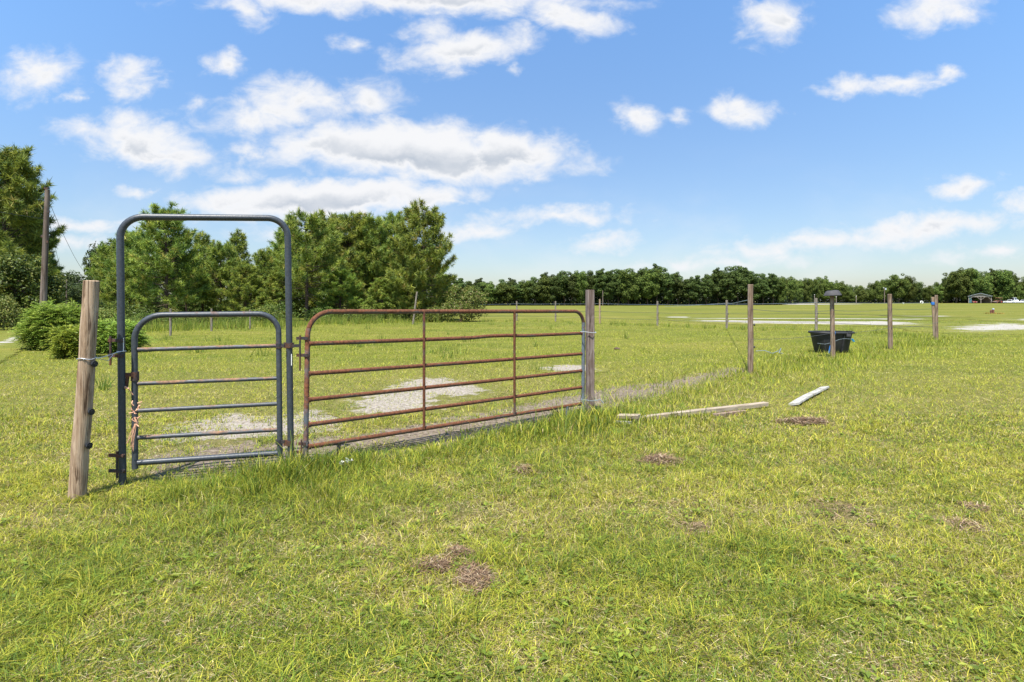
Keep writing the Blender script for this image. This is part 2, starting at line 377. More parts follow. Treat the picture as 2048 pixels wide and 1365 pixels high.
def ground_mat():
    m, nt, N, L, b = new_mat('meadow_ground'); c, fine, _, _, _ = ground_nodes(N, L)
    L.new(c, b.inputs['Base Color']); b.inputs['Roughness'].default_value = .95; b.inputs['Specular IOR Level'].default_value = .05
    bp = N.new('ShaderNodeBump'); bp.inputs['Strength'].default_value = .8; bp.inputs['Distance'].default_value = .04; L.new(fine, bp.inputs['Height']); L.new(bp.outputs[0], b.inputs['Normal'])
    return m
M['ground'] = ground_mat()
def sand_mat(name, stops, nscale, amp, grain, bias=0.0):
    """bare sand breaking up into the surrounding turf where attribute 'edge' (distance in from the rim) runs out"""
    m, nt, N, L, b = new_mat(name); gc, fine, small, mid, ge = ground_nodes(N, L)
    at_ = N.new('ShaderNodeAttribute'); at_.attribute_name = 'edge'
    def nz(sc, det, ro):
        mp = N.new('ShaderNodeMapping'); mp.inputs['Scale'].default_value = sc; L.new(ge.outputs['Position'], mp.inputs[0])
        n = N.new('ShaderNodeTexNoise'); n.inputs['Scale'].default_value = 1; n.inputs['Detail'].default_value = det; n.inputs['Roughness'].default_value = ro; L.new(mp.outputs[0], n.inputs[0]); return n.outputs[0]
    n1 = nz(nscale, 9, .68); n2 = nz(grain, 9, .7)
    r = N.new('ShaderNodeValToRGB'); L.new(n2, r.inputs[0]); e = r.color_ramp.elements
    for i, c in enumerate(stops):
        p = .3 + .4 * i / (len(stops) - 1); el = e[i] if i < 2 else e.new(p); el.position = p; el.color = (*c, 1)
    ad = N.new('ShaderNodeMath'); ad.operation = 'MULTIPLY_ADD'; L.new(n1, ad.inputs[0]); ad.inputs[1].default_value = amp; L.new(at_.outputs['Fac'], ad.inputs[2])
    mr = N.new('ShaderNodeMapRange'); mr.interpolation_type = 'SMOOTHSTEP'; L.new(ad.outputs[0], mr.inputs[0]); mr.inputs[1].default_value = amp * .5 - .1 - bias; mr.inputs[2].default_value = amp * .5 + .45 - bias
    mx = N.new('ShaderNodeMix'); mx.data_type = 'RGBA'; L.new(mr.outputs[0], mx.inputs[0]); L.new(gc, mx.inputs[6]); L.new(r.outputs[0], mx.inputs[7]); L.new(mx.outputs[2], b.inputs['Base Color'])
    b.inputs['Roughness'].default_value = .95; b.inputs['Specular IOR Level'].default_value = .08
    bp = N.new('ShaderNodeBump'); bp.inputs['Strength'].default_value = .9; bp.inputs['Distance'].default_value = .03; L.new(n2, bp.inputs['Height']); L.new(bp.outputs[0], b.inputs['Normal'])
    return m
M['sand'] = sand_mat('grey_sand', [(.10, .08, .062), (.27, .235, .195), (.39, .35, .305)], (5, 5, 5), 5.0, (19, 19, 19), .7)
M['dirt'] = sand_mat('trodden_dirt', [(.050, .038, .028), (.165, .130, .098), (.29, .24, .185)], (4.5, 4.5, 4.5), 5.0, (17, 17, 17), .85)
M['white_sand'] = sand_mat('white_sand', [(.19, .165, .13), (.29, .27, .235), (.36, .345, .315)], (.35, 1.3, 1), 6.0, (1.2, 2.5, 1), -.15)

# ------------------------------------------------------------------ ground sheet
def build_ground():
    rad = [0] + list(np.geomspace(1.5, 170, 26)) + list(np.linspace(180, 270, 10)) + list(np.geomspace(300, 5000, 14)); na = 96
    vs = [(0, 0, 0)]; fs = []
    for r in rad[1:]:
        for k in range(na):
            a = 2 * math.pi * k / na; x, y = r * math.cos(a), r * math.sin(a); vs.append((x, y, float(ground_z(x, y))))
    for k in range(na): fs.append((0, 1 + k, 1 + (k + 1) % na))
    for i in range(len(rad) - 2):
        for k in range(na):
            a = 1 + i * na; k2 = (k + 1) % na; fs.append((a + k, a + na + k, a + na + k2, a + k2))
    mb = MB(); mb.v = vs; mb.f = fs
    o = mb.build('ground', M['ground']); tag(o, 'flat green pasture ground stretching to the far trees', 'ground', kind='structure')
build_ground()

BARE = []                                       # polygons kept free of blades: (points, softness)
def seg_dist(x, y, pl):
    d = np.full(x.shape, 1e9)
    for (ax, ay), (bx, by) in zip(pl[:-1], pl[1:]):
        t = np.clip(((x - ax) * (bx - ax) + (y - ay) * (by - ay)) / ((bx - ax) ** 2 + (by - ay) ** 2 + 1e-12), 0, 1)
        d = np.minimum(d, np.hypot(x - ax - t * (bx - ax), y - ay - t * (by - ay)))
    return d
def inside(x, y, poly):
    r = np.zeros(x.shape, bool); n = len(poly); j = n - 1
    for i in range(n):
        xi, yi = poly[i]; xj, yj = poly[j]
        c = ((yi > y) != (yj > y)) & (x < (xj - xi) * (y - yi) / (yj - yi + 1e-12) + xi); r ^= c; j = i
    return r
def sdist(x, y, poly):
    d = seg_dist(x, y, [tuple(q) for q in poly] + [tuple(poly[0])]); return np.where(inside(x, y, poly), d, -d)
def sheet(name, pix, mat, z, label, jit=.1, soft=.25, world=None, step=.2):
    """thin ground sheet over a polygon, its rim fading by noise into the turf"""
    z = (.0025 + .002 * (len(BARE) % 4)) if pix and min(q[1] for q in pix) > 700 else .010 + .004 * (len(BARE) % 5)
    poly = np.array(world or [P(*q) for q in pix]); lo = poly.min(0) - soft * 1.5; hi = poly.max(0) + soft * 1.5; ext = hi - lo
    cell = max(step * .5, max(ext) / 170); nx, ny = int(ext[0] / cell) + 2, int(ext[1] / cell) + 2
    gx, gy = np.meshgrid(lo[0] + np.arange(nx) * cell, lo[1] + np.arange(ny) * cell); sd = sdist(gx.ravel(), gy.ravel(), poly)
    ix, iy = np.meshgrid(np.arange(nx - 1), np.arange(ny - 1)); a = (iy * nx + ix).ravel(); q = np.stack([a, a + 1, a + 1 + nx, a + nx], 1)
    q = q[(sd[q] > -soft * 1.4 - cell).any(1)]
    t = np.concatenate([q[:, [0, 1, 2]], q[:, [0, 2, 3]]]); used, inv = np.unique(t, return_inverse=True); t = inv.reshape(-1, 3)
    x, y = gx.ravel()[used], gy.ravel()[used]; c = poly.mean(0)
    o = tri_mesh(name, np.stack([x - c[0], y - c[1], ground_z(x, y)], 1), t, None, mat, loc=(c[0], c[1], z))
    e = o.data.attributes.new('edge', 'FLOAT', 'POINT'); e.data.foreach_set('value', (sd[used] / soft).astype(np.float32))
    tag(o, label, 'sand' if 'sand' in name else 'path', kind='structure'); BARE.append((poly, soft)); return o

sheet('sand_patch', [(330, 872), (395, 846), (455, 832), (520, 838), (570, 846), (612, 826), (648, 838), (655, 868), (600, 872), (560, 878), (505, 892), (460, 900), (415, 905), (350, 902), (380, 884)], M['sand'], .008, 'bare grey sand patch showing behind the blue walk gate', .05, .26, step=.12)
sheet('dirt_path', [(330, 918), (400, 898), (520, 892), (620, 884), (760, 868), (880, 846), (1000, 825), (1100, 806), (1180, 788), (1235, 778), (1330, 768), (1400, 754), (1470, 738), (1478, 741), (1420, 757), (1340, 781), (1280, 795), (1210, 810), (1130, 838), (1020, 862), (900, 886), (790, 907), (700, 926), (600, 942), (480, 950), (350, 955)], M['dirt'], .006, 'trodden brown dirt path running behind both gates', .05, .20, step=.12)
sheet('sand_patch', [(735, 806), (765, 792), (810, 775), (838, 761), (880, 760), (915, 772), (948, 782), (925, 790), (870, 785), (842, 800), (838, 816), (790, 820), (745, 822)], M['sand'], .008, 'pale sand patch seen through the middle of the rusty gate', .06, .34, step=.12)
sheet('sand_patch', [(1098, 738), (1130, 733), (1168, 733), (1170, 741), (1125, 742)], M['sand'], .008, 'small grey sand patch beside the gate end post', .05, .3, step=.12)
sheet('sandy_track', [(-160, 726), (-60, 702), (0, 684), (40, 670), (78, 658), (110, 650), (112, 652), (84, 662), (48, 678), (0, 694), (-60, 720), (-160, 760)], M['white_sand'], .009, 'nearer pale sand wheel rut of the drive at left', .10, .35, step=.3)
sheet('sandy_track', [(-160, 698), (-60, 682), (0, 674), (40, 664), (66, 657), (98, 649), (100, 651), (70, 660), (40, 670), (0, 680), (-60, 690), (-160, 710)], M['white_sand'], .007, 'farther pale sand wheel rut of the drive at left', .10, .35, step=.3)
sheet('sand_strip', [(1380, 641.3), (1450, 641), (1520, 642), (1600, 643.2), (1690, 643.6), (1760, 643.2), (1835, 646), (1845, 648.6), (1790, 651), (1700, 650.6), (1630, 649), (1540, 648), (1500, 648.2), (1450, 644.8), (1400, 643.6)], M['white_sand'], .012, 'long white sand strip across the field behind the fence', .28, 1.1, step=.6)
sheet('sand_strip', [(1370, 637.2), (1500, 636.9), (1640, 637.3), (1770, 638), (1850, 638.8), (1850, 640), (1700, 639.2), (1560, 638.4), (1400, 638.2)], M['white_sand'], .012, 'thin white sand line across the field, second from the fence', .2, .8, step=.8)
sheet('sand_strip', [(1805, 632.6), (1890, 632.3), (1895, 634), (1830, 634)], M['white_sand'], .012, 'short white sand streak behind the pair of leaning posts', .2, .8, step=.8)
sheet('sand_strip', [(1325, 634.6), (1360, 634.2), (1382, 635), (1378, 636.2), (1340, 636)], M['white_sand'], .012, 'tiny white sand streak left of the long strip', .2, .6, step=.8)
sheet('sand_patch', [(1884, 656.5), (1930, 652), (1960, 649), (2010, 646), (2048, 650), (2250, 655), (2280, 668), (2150, 663), (2048, 661), (1990, 663), (1930, 664.5), (1915, 660)], M['white_sand'], .012, 'broad white sand lane entering from the right edge', .22, 1.3, step=.6)
sheet('sand_patch', [(2012, 640.5), (2070, 636), (2200, 634), (2300, 640), (2200, 645), (2070, 643.5)], M['white_sand'], .012, 'far end of the white sand lane at the right edge', .22, 1.3, step=.6)
sheet('sandy_road', None, M['white_sand'], .012, 'pale farm road along the foot of the far trees', .5, .4, world=[(xat(1000, 180), 180), (xat(1290, 176), 176), (xat(1290, 178.5), 178.5), (xat(1000, 182), 182)], step=4)
sheet('sandy_road', None, M['white_sand'], .012, 'pale open sandy yard before the far right trees', .5, .4, world=[(xat(1565, 190), 190), (xat(1625, 192), 192), (xat(1725, 200), 200), (xat(1725, 206), 206), (xat(1560, 230), 230)], step=4)

# ------------------------------------------------------------------ vegetation generators (numpy)
def perp(d):
    a = np.where(np.abs(d[:, 2:3]) < .9, np.array([[0, 0, 1.]]), np.array([[1., 0, 0]]))
    s = np.cross(d, a); return s / (np.linalg.norm(s, axis=1, keepdims=True) + 1e-9)
def unit(v): return v / (np.linalg.norm(v, axis=-1, keepdims=True) + 1e-9)

def spikes(base, dirs, length, width, cols, tipc=1.15):
    """one thin triangle per row: base point, direction, length, width"""
    n = len(base); s = perp(dirs); r = rng.uniform(0, 2 * np.pi, (n, 1)); s = s * np.cos(r) + np.cross(dirs, s) * np.sin(r)
    w = width[:, None] * .5
    v = np.stack([base - s * w, base + s * w, base + dirs * length[:, None]], 1).reshape(-1, 3)
    c = np.repeat(cols[:, None, :], 3, 1); c[:, 2] *= tipc
    return v, np.arange(n * 3).reshape(-1, 3), c.reshape(-1, 3)

def diamonds(cen, nrm, length, width, cols, axis=None):
    n = len(cen); s = perp(nrm)
    if axis is None:
        r = rng.uniform(0, 2 * np.pi, (n, 1)); a = s * np.cos(r) + np.cross(nrm, s) * np.sin(r)
    else: a = unit(axis)
    b = unit(np.cross(nrm, a)); l = length[:, None] * .5; w = width[:, None] * .5
    fold = nrm * w * .35
    v = np.stack([cen - a * l, cen + b * w + fold, cen + a * l, cen - b * w + fold], 1).reshape(-1, 3)
    i = np.arange(n)[:, None] * 4
    t = np.concatenate([i + [[0, 1, 2]], i + [[0, 2, 3]]], 0)
    return v, t, np.repeat(cols, 4, 0)

def mixcol(n, pal, w):
    k = rng.choice(len(pal), n, p=np.array(w) / sum(w)); c = np.array(pal)[k]
    return c * rng.uniform(.78, 1.22, (n, 1))

def path_tube(mb, p0, p1, r0, r1, bend=.1, seg=5, n=4):
    p0, p1 = Vector(p0), Vector(p1); L_ = (p1 - p0).length; pts = []; rs = []
    o = Vector((R.uniform(-1, 1), R.uniform(-1, 1), R.uniform(-.5, .5))) * bend * L_
    for i in range(n):
        t = i / (n - 1); pts.append(p0.lerp(p1, t) + o * (4 * t * (1 - t)) * .5); rs.append(r0 + (r1 - r0) * t)
    mb.tube(pts, rs, seg)

PINE_PAL = [(.160, .225, .036), (.235, .295, .044), (.310, .350, .056), (.098, .160, .032), (.36, .31, .07)]
def pine(seed, H, Rad, cb, whorl=.42, nb=(4, 6), tl=.30, blades=19, dead=6, prof=.75, open_=0.0, pal=PINE_PAL, pw=(4, 4, 3, 3, .6), tr=None, dens=2.3):
    """returns trunk MB, branch MB, crown arrays (local, base at origin)"""
    R.seed(seed); rg = np.random.default_rng(seed)
    tk = MB(); br = MB(); tr = tr or H * .014 + .03
    n = 9; ox = [0]; oy = [0]
    for i in range(n - 1): ox.append(ox[-1] + R.uniform(-.04, .04) * H * .12); oy.append(oy[-1] + R.uniform(-.04, .04) * H * .12)
    tp = [Vector((ox[i], oy[i], -.15 + (H + .1) * i / (n - 1))) for i in range(n)]
    tk.tube(tp, [tr * (1.25 if i == 0 else 1) * (1 - .93 * (i / (n - 1)) ** 1.1) + .008 for i in range(n)], 8)
    def tat(z):
        t = min(max((z + .15) / (H + .1), 0), 1) * (n - 1); i = min(int(t), n - 2); return tp[i].lerp(tp[i + 1], t - i)
    TP = []; TD = []
    z = cb * H; az = R.uniform(0, 6)
    while z < H - .25:
        t = (z - cb * H) / (H - cb * H)
        shape = (1 - t) ** prof * (.55 + .45 * min(1, t * 4 + .15))
        for k in range(R.randint(*nb)):
            if R.random() < open_: continue
            az += 2.4 + R.uniform(-.5, .5); L_ = Rad * shape * R.uniform(.62, 1.12) + .12
            el = math.radians(-4 + 48 * t + R.uniform(-10, 12)); d = Vector((math.cos(az), math.sin(az), 0)); p0 = tat(z + R.uniform(-.12, .12))
            pts = []
            for j in range(5):
                s = j / 4; pts.append(p0 + d * (L_ * s * math.cos(el)) + Vector((0, 0, L_ * (math.sin(el) * s - .10 * math.sin(s * 3.14) + .20 * s * s))))
            br.tube(pts, [max(.010, tr * .30 * (1 - t * .5) * (1 - .85 * j / 4)) for j in range(5)], 4, caps=False)
            nt_ = max(3, int(L_ * 5.2 * dens))
            for j in range(nt_):
                s = R.uniform(.30, 1) ** .8; q = s * 4; i = min(int(q), 3); b = pts[i].lerp(pts[i + 1], q - i)
                side = d.cross(Vector((0, 0, 1))) * R.choice((-1, 1)); tw = (1 - s) * .55 * L_ * .6 + R.uniform(.12, .40)
                dr = (d * R.uniform(.2, .9) + side * R.uniform(.1, 1.0) + Vector((0, 0, R.uniform(.05, .7)))).normalized()
                e = b + dr * tw * R.uniform(.4, 1)
                TP.append(e); TD.append((dr + Vector((0, 0, .55))).normalized())
                if R.random() < .35: br.tube([b, e], [.010, .005], 3, caps=False)
            TP.append(pts[-1]); TD.append((d * .5 + Vector((0, 0, .9))).normalized())
        z += whorl * R.uniform(.75, 1.2) * (1 - .35 * t)
    top = tat(H)
    for j in range(9):
        TP.append(top - Vector((R.uniform(-.12, .12), R.uniform(-.12, .12), .12 * j))); TD.append(Vector((R.uniform(-.3, .3), R.uniform(-.3, .3), 1)).normalized())
    for j in range(dead):                                   # bare dead limbs below the crown
        zz = H * R.uniform(max(.08, cb * .45), cb + .12); p0 = tat(zz); a = R.uniform(0, 6.3); L_ = R.uniform(.5, 1.3) * Rad * .6
        d = Vector((math.cos(a), math.sin(a), R.uniform(-.15, .2)))
        e = p0 + d * L_; br.tube([p0, p0 + d * L_ * .5 + Vector((0, 0, .05)), e], [.022, .015, .006], 4, caps=False)
        for q in range(3): b = p0 + d * L_ * R.uniform(.4, .9); br.tube([b, b + Vector((R.uniform(-1, 1), R.uniform(-1, 1), R.uniform(-.3, .5))).normalized() * L_ * .35], [.010, .004], 3, caps=False)
    TP = np.array(TP); TD = np.array(TD); nT = len(TP)
    base = np.repeat(TP, blades, 0); dd = np.repeat(TD, blades, 0)
    rv = rg.normal(size=(len(base), 3)); dirs = unit(dd * .5 + unit(rv) * 1.1)
    base = base + dd * rg.uniform(-.12, .10, (len(base), 1)) * (tl / .3)
    tc_ = np.array(pal)[rg.choice(len(pal), nT, p=np.array(pw) / sum(pw))] * rg.uniform(.8, 1.2, (nT, 1))
    cols = np.repeat(tc_, blades, 0) * rg.uniform(.75, 1.25, (len(base), 1))
    L0 = rg.uniform(.7, 1.15, len(base)) * tl; W0 = rg.uniform(.7, 1.2, len(base)) * tl * .115
    hi = np.where((TP[:, 2] > H * .62) & (rg.random(nT) < .22))[0]        # upright candles of the new growth
    cb_ = np.repeat(TP[hi], 4, 0); cd = unit(rg.normal(size=(len(cb_), 3)) * .13 + np.array([0, 0, 1.]))
    base = np.concatenate([base, cb_]); dirs = np.concatenate([dirs, cd]); L0 = np.concatenate([L0, rg.uniform(.5, .85, len(cb_)) * tl]); W0 = np.concatenate([W0, np.full(len(cb_), tl * .14)]); cols = np.concatenate([cols, np.tile(np.array([[.11, .12, .04]]), (len(cb_), 1))])
    return tk, br, spikes(base, dirs, L0, W0, cols)

LEAF_PAL = [(.085, .140, .024), (.125, .180, .030), (.165, .21, .036), (.06, .10, .02)]
def broad(seed, H, Rad, cb, clumps=46, per=170, rc=.9, leaf=.16, pal=LEAF_PAL, pw=(3, 4, 2, 2), flat=.8, trunk_r=None, fill=.6):
    R.seed(seed); rg = np.random.default_rng(seed); tk = MB(); br = MB(); tr = trunk_r or H * .02 + .02
    zc = H * (cb + 1) / 2; hz = H * (1 - cb) / 2
    tp = [Vector((R.uniform(-.03, .03) * H * (i > 0), R.uniform(-.03, .03) * H * (i > 0), -.15 + H * .62 * i / 4)) for i in range(5)]
    tk.tube(tp, [tr * (1.3 if i == 0 else 1 - .17 * i) for i in range(5)], 8)
    C = []; S = []
    for i in range(clumps):
        v = rg.normal(size=3); v /= np.linalg.norm(v); q = rg.uniform(fill, 1.0)
        lob = .78 + .35 * math.sin(3 * math.atan2(v[1], v[0]) + seed) * .6 + rg.uniform(-.12, .15)
        c = np.array([v[0] * Rad * q * lob, v[1] * Rad * q * lob, zc + v[2] * hz * q * (.86 + rg.uniform(-.1, .12))]); C.append(c); S.append(rc * rg.uniform(.6, 1.25))
        if i % 2 == 0:
            b = tp[rg.integers(2, 5)]; path_tube(br, b, Vector(c), tr * .32, .012, .12, 4, 4)
    P_ = []; Nn = []; cc = []
    for c, s in zip(C, S):
        k = int(per * (s / rc) ** 2); v = unit(rg.normal(size=(k, 3))); rr = rg.uniform(.25, 1, (k, 1)) ** .5
        p = c + v * rr * s * np.array([1, 1, flat]); P_.append(p); Nn.append(unit(v * .6 + np.array([0, 0, .7]) + rg.normal(size=(k, 3)) * .55))
        cc.append(np.array(pal)[rg.choice(len(pal), k, p=np.array(pw) / sum(pw))] * rg.uniform(.82, 1.18) * rg.uniform(.8, 1.2, (k, 1)))
    p = np.concatenate(P_); k = len(p)
    return tk, br, diamonds(p, np.concatenate(Nn), rg.uniform(.7, 1.3, k) * leaf, rg.uniform(.45, .75, k) * leaf, np.concatenate(cc))

def plant_tree(name, gen, loc, rz, sc, label, cat, leafmat, group=None):
    tk, br, (v, t, c) = gen
    o = empty(name, loc, label, cat, group); o.rotation_euler.z = rz; o.scale = sc
    def child(mb, nm, mat):
        ob = mb.build(nm, mat); ob.parent = o; return ob
    if tk and tk.v: child(tk, 'trunk', M['bark'])
    if br and br.v: child(br, 'branches', M['bark'])
    tri_mesh('crown', v, t, c, leafmat, parent=o)
    return o
def copy_tree(src, loc, rz, sc, label, group=None):
    o = src.copy(); COL.objects.link(o); o.location = loc; o.rotation_euler = (0, 0, rz); o.scale = sc; o['label'] = label
    if group: o['group'] = group
    elif 'group' in o: del o['group']
    for ch in src.children:
        c = ch.copy(); COL.objects.link(c); c.parent = o
    return o

# ------------------------------------------------------------------ near pines and shrubs
def g0(x, y): return (x, y, float(ground_z(x, y)))
def spot(px, top, Y): return g0(xat(px, Y), Y), CAM_H + (HOR - top) / FPX * Y - float(ground_z(xat(px, Y), Y))

def build_near_trees():
    a = 'pine tree'
    def pn(px, top, Y, gen_kw, label, rz=0, name='pine_tree', seed=1):
        loc, H = spot(px, top, Y); g = pine(seed, H, **gen_kw)
        return plant_tree(name, g, loc, rz, (1, 1, 1), label, 'pine', M['needle'])
    p1 = pn(333, 428, 40, dict(Rad=3.1, cb=.20, dead=14, tl=.34, prof=.52, whorl=.40), 'broad olive pine with bare lower trunk, framed by the tall blue pipe arch', seed=21)
    p2 = pn(845, 430, 42, dict(Rad=2.9, cb=.14, dead=6, tl=.34, prof=.36, whorl=.42), 'full green pine at the right end of the pine grove', seed=22)
    p3 = pn(612, 436, 42, dict(Rad=3.3, cb=.26, dead=10, tl=.34, prof=.55, open_=.22, whorl=.45), 'open crowned pine with dark trunk right of the blue arch', seed=23)
    p4 = pn(475, 462, 48, dict(Rad=2.1, cb=.25, dead=5, tl=.32, prof=.95, open_=.12), 'slim pine with thin pointed top inside the blue arch', seed=24)
    p5 = pn(745, 440, 47, dict(Rad=2.6, cb=.08, dead=4, tl=.33, prof=.5), 'spiky topped pine at the middle of the grove above the rusty gate', seed=25)
    lst = [(405, 466, 47, p4, 'narrow pine between the broad olive pine and the slim pine'),
           (262, 470, 50, p5, 'pine behind the left leg of the blue arch'),
           (442, 498, 45, p2, 'short pine below the gap in the arch skyline'),
           (528, 505, 45, p5, 'short bushy pine beside the right leg of the arch'),
           (660, 446, 48, p2, 'second pine right of the open crowned pine'),
           (700, 441, 47, p1, 'pine with upright shoots left of the grove centre'),
           (790, 436, 49, p5, 'tall pine just left of the full pine at the grove end'),
           (578, 470, 50, p1, 'pine partly hidden by the right leg of the arch'),
           (372, 520, 44, p2, 'low pine right of the broad olive pine trunk'),
           (490, 535, 43, p1, 'low spreading pine under the slim pine'),
           (680, 545, 43, p2, 'low pine in shade above the left part of the rusty gate'),
           (765, 560, 42, p5, 'lowest pine of the grove above the rusty gate middle'),
           (245, 545, 42, p1, 'low pine left of the broad olive pine'),
           (820, 545, 41.5, p2, 'low pine in front of the full pine trunk'),
           (885, 552, 46, p5, 'small pine at the outer right edge of the grove'),
           (560, 545, 43, p5, 'low pine close by the right arch leg')]
    for i, (px, top, Y, src, lb) in enumerate(lst):
        loc, H = spot(px, top, Y); h0 = {p1.name: 7.62, p2.name: 7.85, p3.name: 7.63, p4.name: 7.4, p5.name: 8.19}[src.name]
        k = H / h0; w = max(k, .62) * R.uniform(.9, 1.1); copy_tree(src, loc, R.uniform(0, 6.28), (w, w, k), lb)
    for i in range(13):                           # back row that closes the grove
        px = 215 + i * 53 + R.uniform(-12, 12); Y = R.uniform(54, 60); top = 478 + R.uniform(-8, 26) + (12 if px < 560 else 0)
        if 400 < px < 570: top += 28
        loc, H = spot(px, top, Y); src = (p1, p2, p5)[i % 3]; k = H / 7.8
        copy_tree(src, loc, R.uniform(0, 6.28), (k * 1.05, k * 1.05, k), 'pine in the shaded back row of the grove', 'back row pines of the grove')
    # shrubs in front of and under the pines
    s1 = plant_tree('shrub', broad(31, 1.5, 1.5, 0, 26, 120, .55, .13, pal=[(.075, .125, .022), (.11, .16, .03), (.15, .185, .035), (.05, .085, .02)], trunk_r=.03), spot(240, 600, 37)[0], 0, (1, 1, 1), 'green shrub left of the arch behind the leafy bush', 'shrub', M['leaf'])
    s2 = plant_tree('shrub', broad(32, 2.9, 1.9, 0, 34, 150, .62, .14, pal=[(.10, .145, .025), (.15, .185, .035), (.20, .215, .05), (.20, .16, .06)], trunk_r=.04), spot(925, 575, 41)[0], 0, (1, 1, .93), 'yellow green shrub past the right end of the grove', 'shrub', M['leaf'])
    s3 = plant_tree('shrub', broad(33, 1.2, 1.2, 0, 22, 120, .45, .10, pal=[(.13, .17, .03), (.18, .20, .04), (.21, .20, .05), (.07, .10, .02)], trunk_r=.02), spot(880, 620, 40)[0], 0, (1.1, .8, .9), 'low yellowish weed bush beside the leaning bare stick', 'shrub', M['leaf'])
    zone = [(290, 36, s1, .8, 'low shrub at the foot of the broad olive pine'), (335, 38, s3, .9, 'weedy bush right under the broad olive pine'), (385, 36, s1, .75, 'green shrub behind the grey fence post in the arch'),
            (430, 37, s3, 1.0, 'yellow green weed bush between the two grey posts in the arch'), (470, 36, s1, .7, 'rounded shrub right of the second grey post'), (520, 38, s3, 1.15, 'weed bush near the right curve of the walk gate'),
            (555, 39, s1, 1.0, 'shrub by the right leg of the arch'), (640, 41, s1, .9, 'shrub right of the dark pine trunk'), (685, 41.5, s1, 1.0, 'shrub above the left part of the rusty top rail'), (735, 41.5, s3, 1.15, 'small bush above the rusty top rail'),
            (750, 40.5, s1, .62, 'bright rounded bush in front of the dark grove'), (800, 41, s1, .9, 'shrub left of the leaning bare stick'), (850, 40.5, s3, 1.0, 'weed bush right of the leaning bare stick'), (205, 34, s3, 1.1, 'yellow flecked shrub right of the leaning wooden post'),
            (210, 45, s1, 1.5, 'darker shrub behind the leaning wooden post')]
    for px, Y, src, k, lb in zone:
        k2 = k * R.uniform(.55, 1.05); copy_tree(src, g0(xat(px, Y), Y), R.uniform(0, 6), (k * R.uniform(.8, 1.15), k, k2), lb)
    for i in range(12):                            # dim undergrowth between the trunks
        px = 215 + i * 58 + R.uniform(-15, 15); Y = R.uniform(47, 53)
        copy_tree(s1, g0(xat(px, Y), Y), R.uniform(0, 6), (1.5, 1.3, 1.25), 'dim shrub in the shade between the pine trunks', 'shrubs in the grove shade')
    # ---- left side wood by the drive
    loc, H = spot(8, 312, 40)
    L1 = plant_tree('pine_tree', pine(41, H, Rad=3.6, cb=.22, tl=.46, blades=18, whorl=.55, prof=.42, nb=(5, 7), pal=PINE_PAL), loc, 0, (1, 1, 1), 'tallest pine at the left edge beside the drive', 'pine', M['needle'])
    loc, H = spot(62, 442, 46)
    copy_tree(L1, loc, 2.1, (.62, .62, H / 11.7), 'shorter pine behind the wooden utility pole')
    loc, H = spot(-70, 330, 44); copy_tree(L1, loc, 4.0, (1, 1, .95), 'pine just outside the left edge by the drive')
    loc, H = spot(82, 515, 52); copy_tree(L1, loc, 1.0, (.5, .5, H / 11.7), 'low pine right of the wooden utility pole')
    loc, H = spot(30, 395, 50); copy_tree(L1, loc, 5.2, (.8, .8, H / 11.7), 'dark pine behind the tallest left pine')
    vine = plant_tree('vine_tree', broad(42, 4.6, 2.2, .02, 60, 170, .62, .17, pal=[(.075, .115, .022), (.12, .16, .028), (.18, .20, .04), (.045, .075, .018)], pw=(3, 3, 2, 2)), spot(45, 505, 33)[0], 0, (1, 1, 1.0), 'vine covered leafy tree left of the utility pole', 'tree', M['leaf'])
    copy_tree(vine, spot(-5, 540, 34)[0], 2.4, (1.1, 1, .95), 'vine covered leafy tree at the very left edge')
    copy_tree(vine, spot(-70, 540, 32)[0], 4.4, (1.1, 1, .95), 'vine covered leafy tree outside the left edge')
    copy_tree(s3, g0(xat(6, 29), 29), 0, (1.05, .8, 1.5), 'yellowing bush at the left edge by the drive')
    # dark trees beyond the drive
    dk = plant_tree('oak_tree', broad(43, 6.4, 3.2, .12, 46, 120, 1.1, .34, pal=[(.055, .080, .022), (.080, .11, .028), (.045, .065, .02)], pw=(3, 2, 2)), spot(140, 538, 92)[0], 0, (1, 1, 1), 'dark rounded tree at the end of the drive', 'tree', M['leaf'])
    for px, top, Y, lb in ((105, 562, 98, 'dark tree left of the far thin pole'), (172, 566, 88, 'dark tree right of the far thin pole'), (60, 556, 100, 'dark tree behind the utility pole at the drive end'), (20, 540, 90, 'dark tree far down the drive at left')):
        loc, H = spot(px, top, Y); copy_tree(dk, loc, R.uniform(0, 6), (1.1, 1.1, H / 6.5), lb)
    loc, H = spot(213, 480, 62); k = H / 6.4
    copy_tree(dk, loc, 1.3, (.62, .62, k), 'dark round topped tree left of the blue arch')
    loc, H = spot(190, 535, 55); copy_tree(dk, loc, 4.3, (.5, .5, H / 6.4 * .8), 'low dark tree right above the leaning wooden post')
build_near_trees()

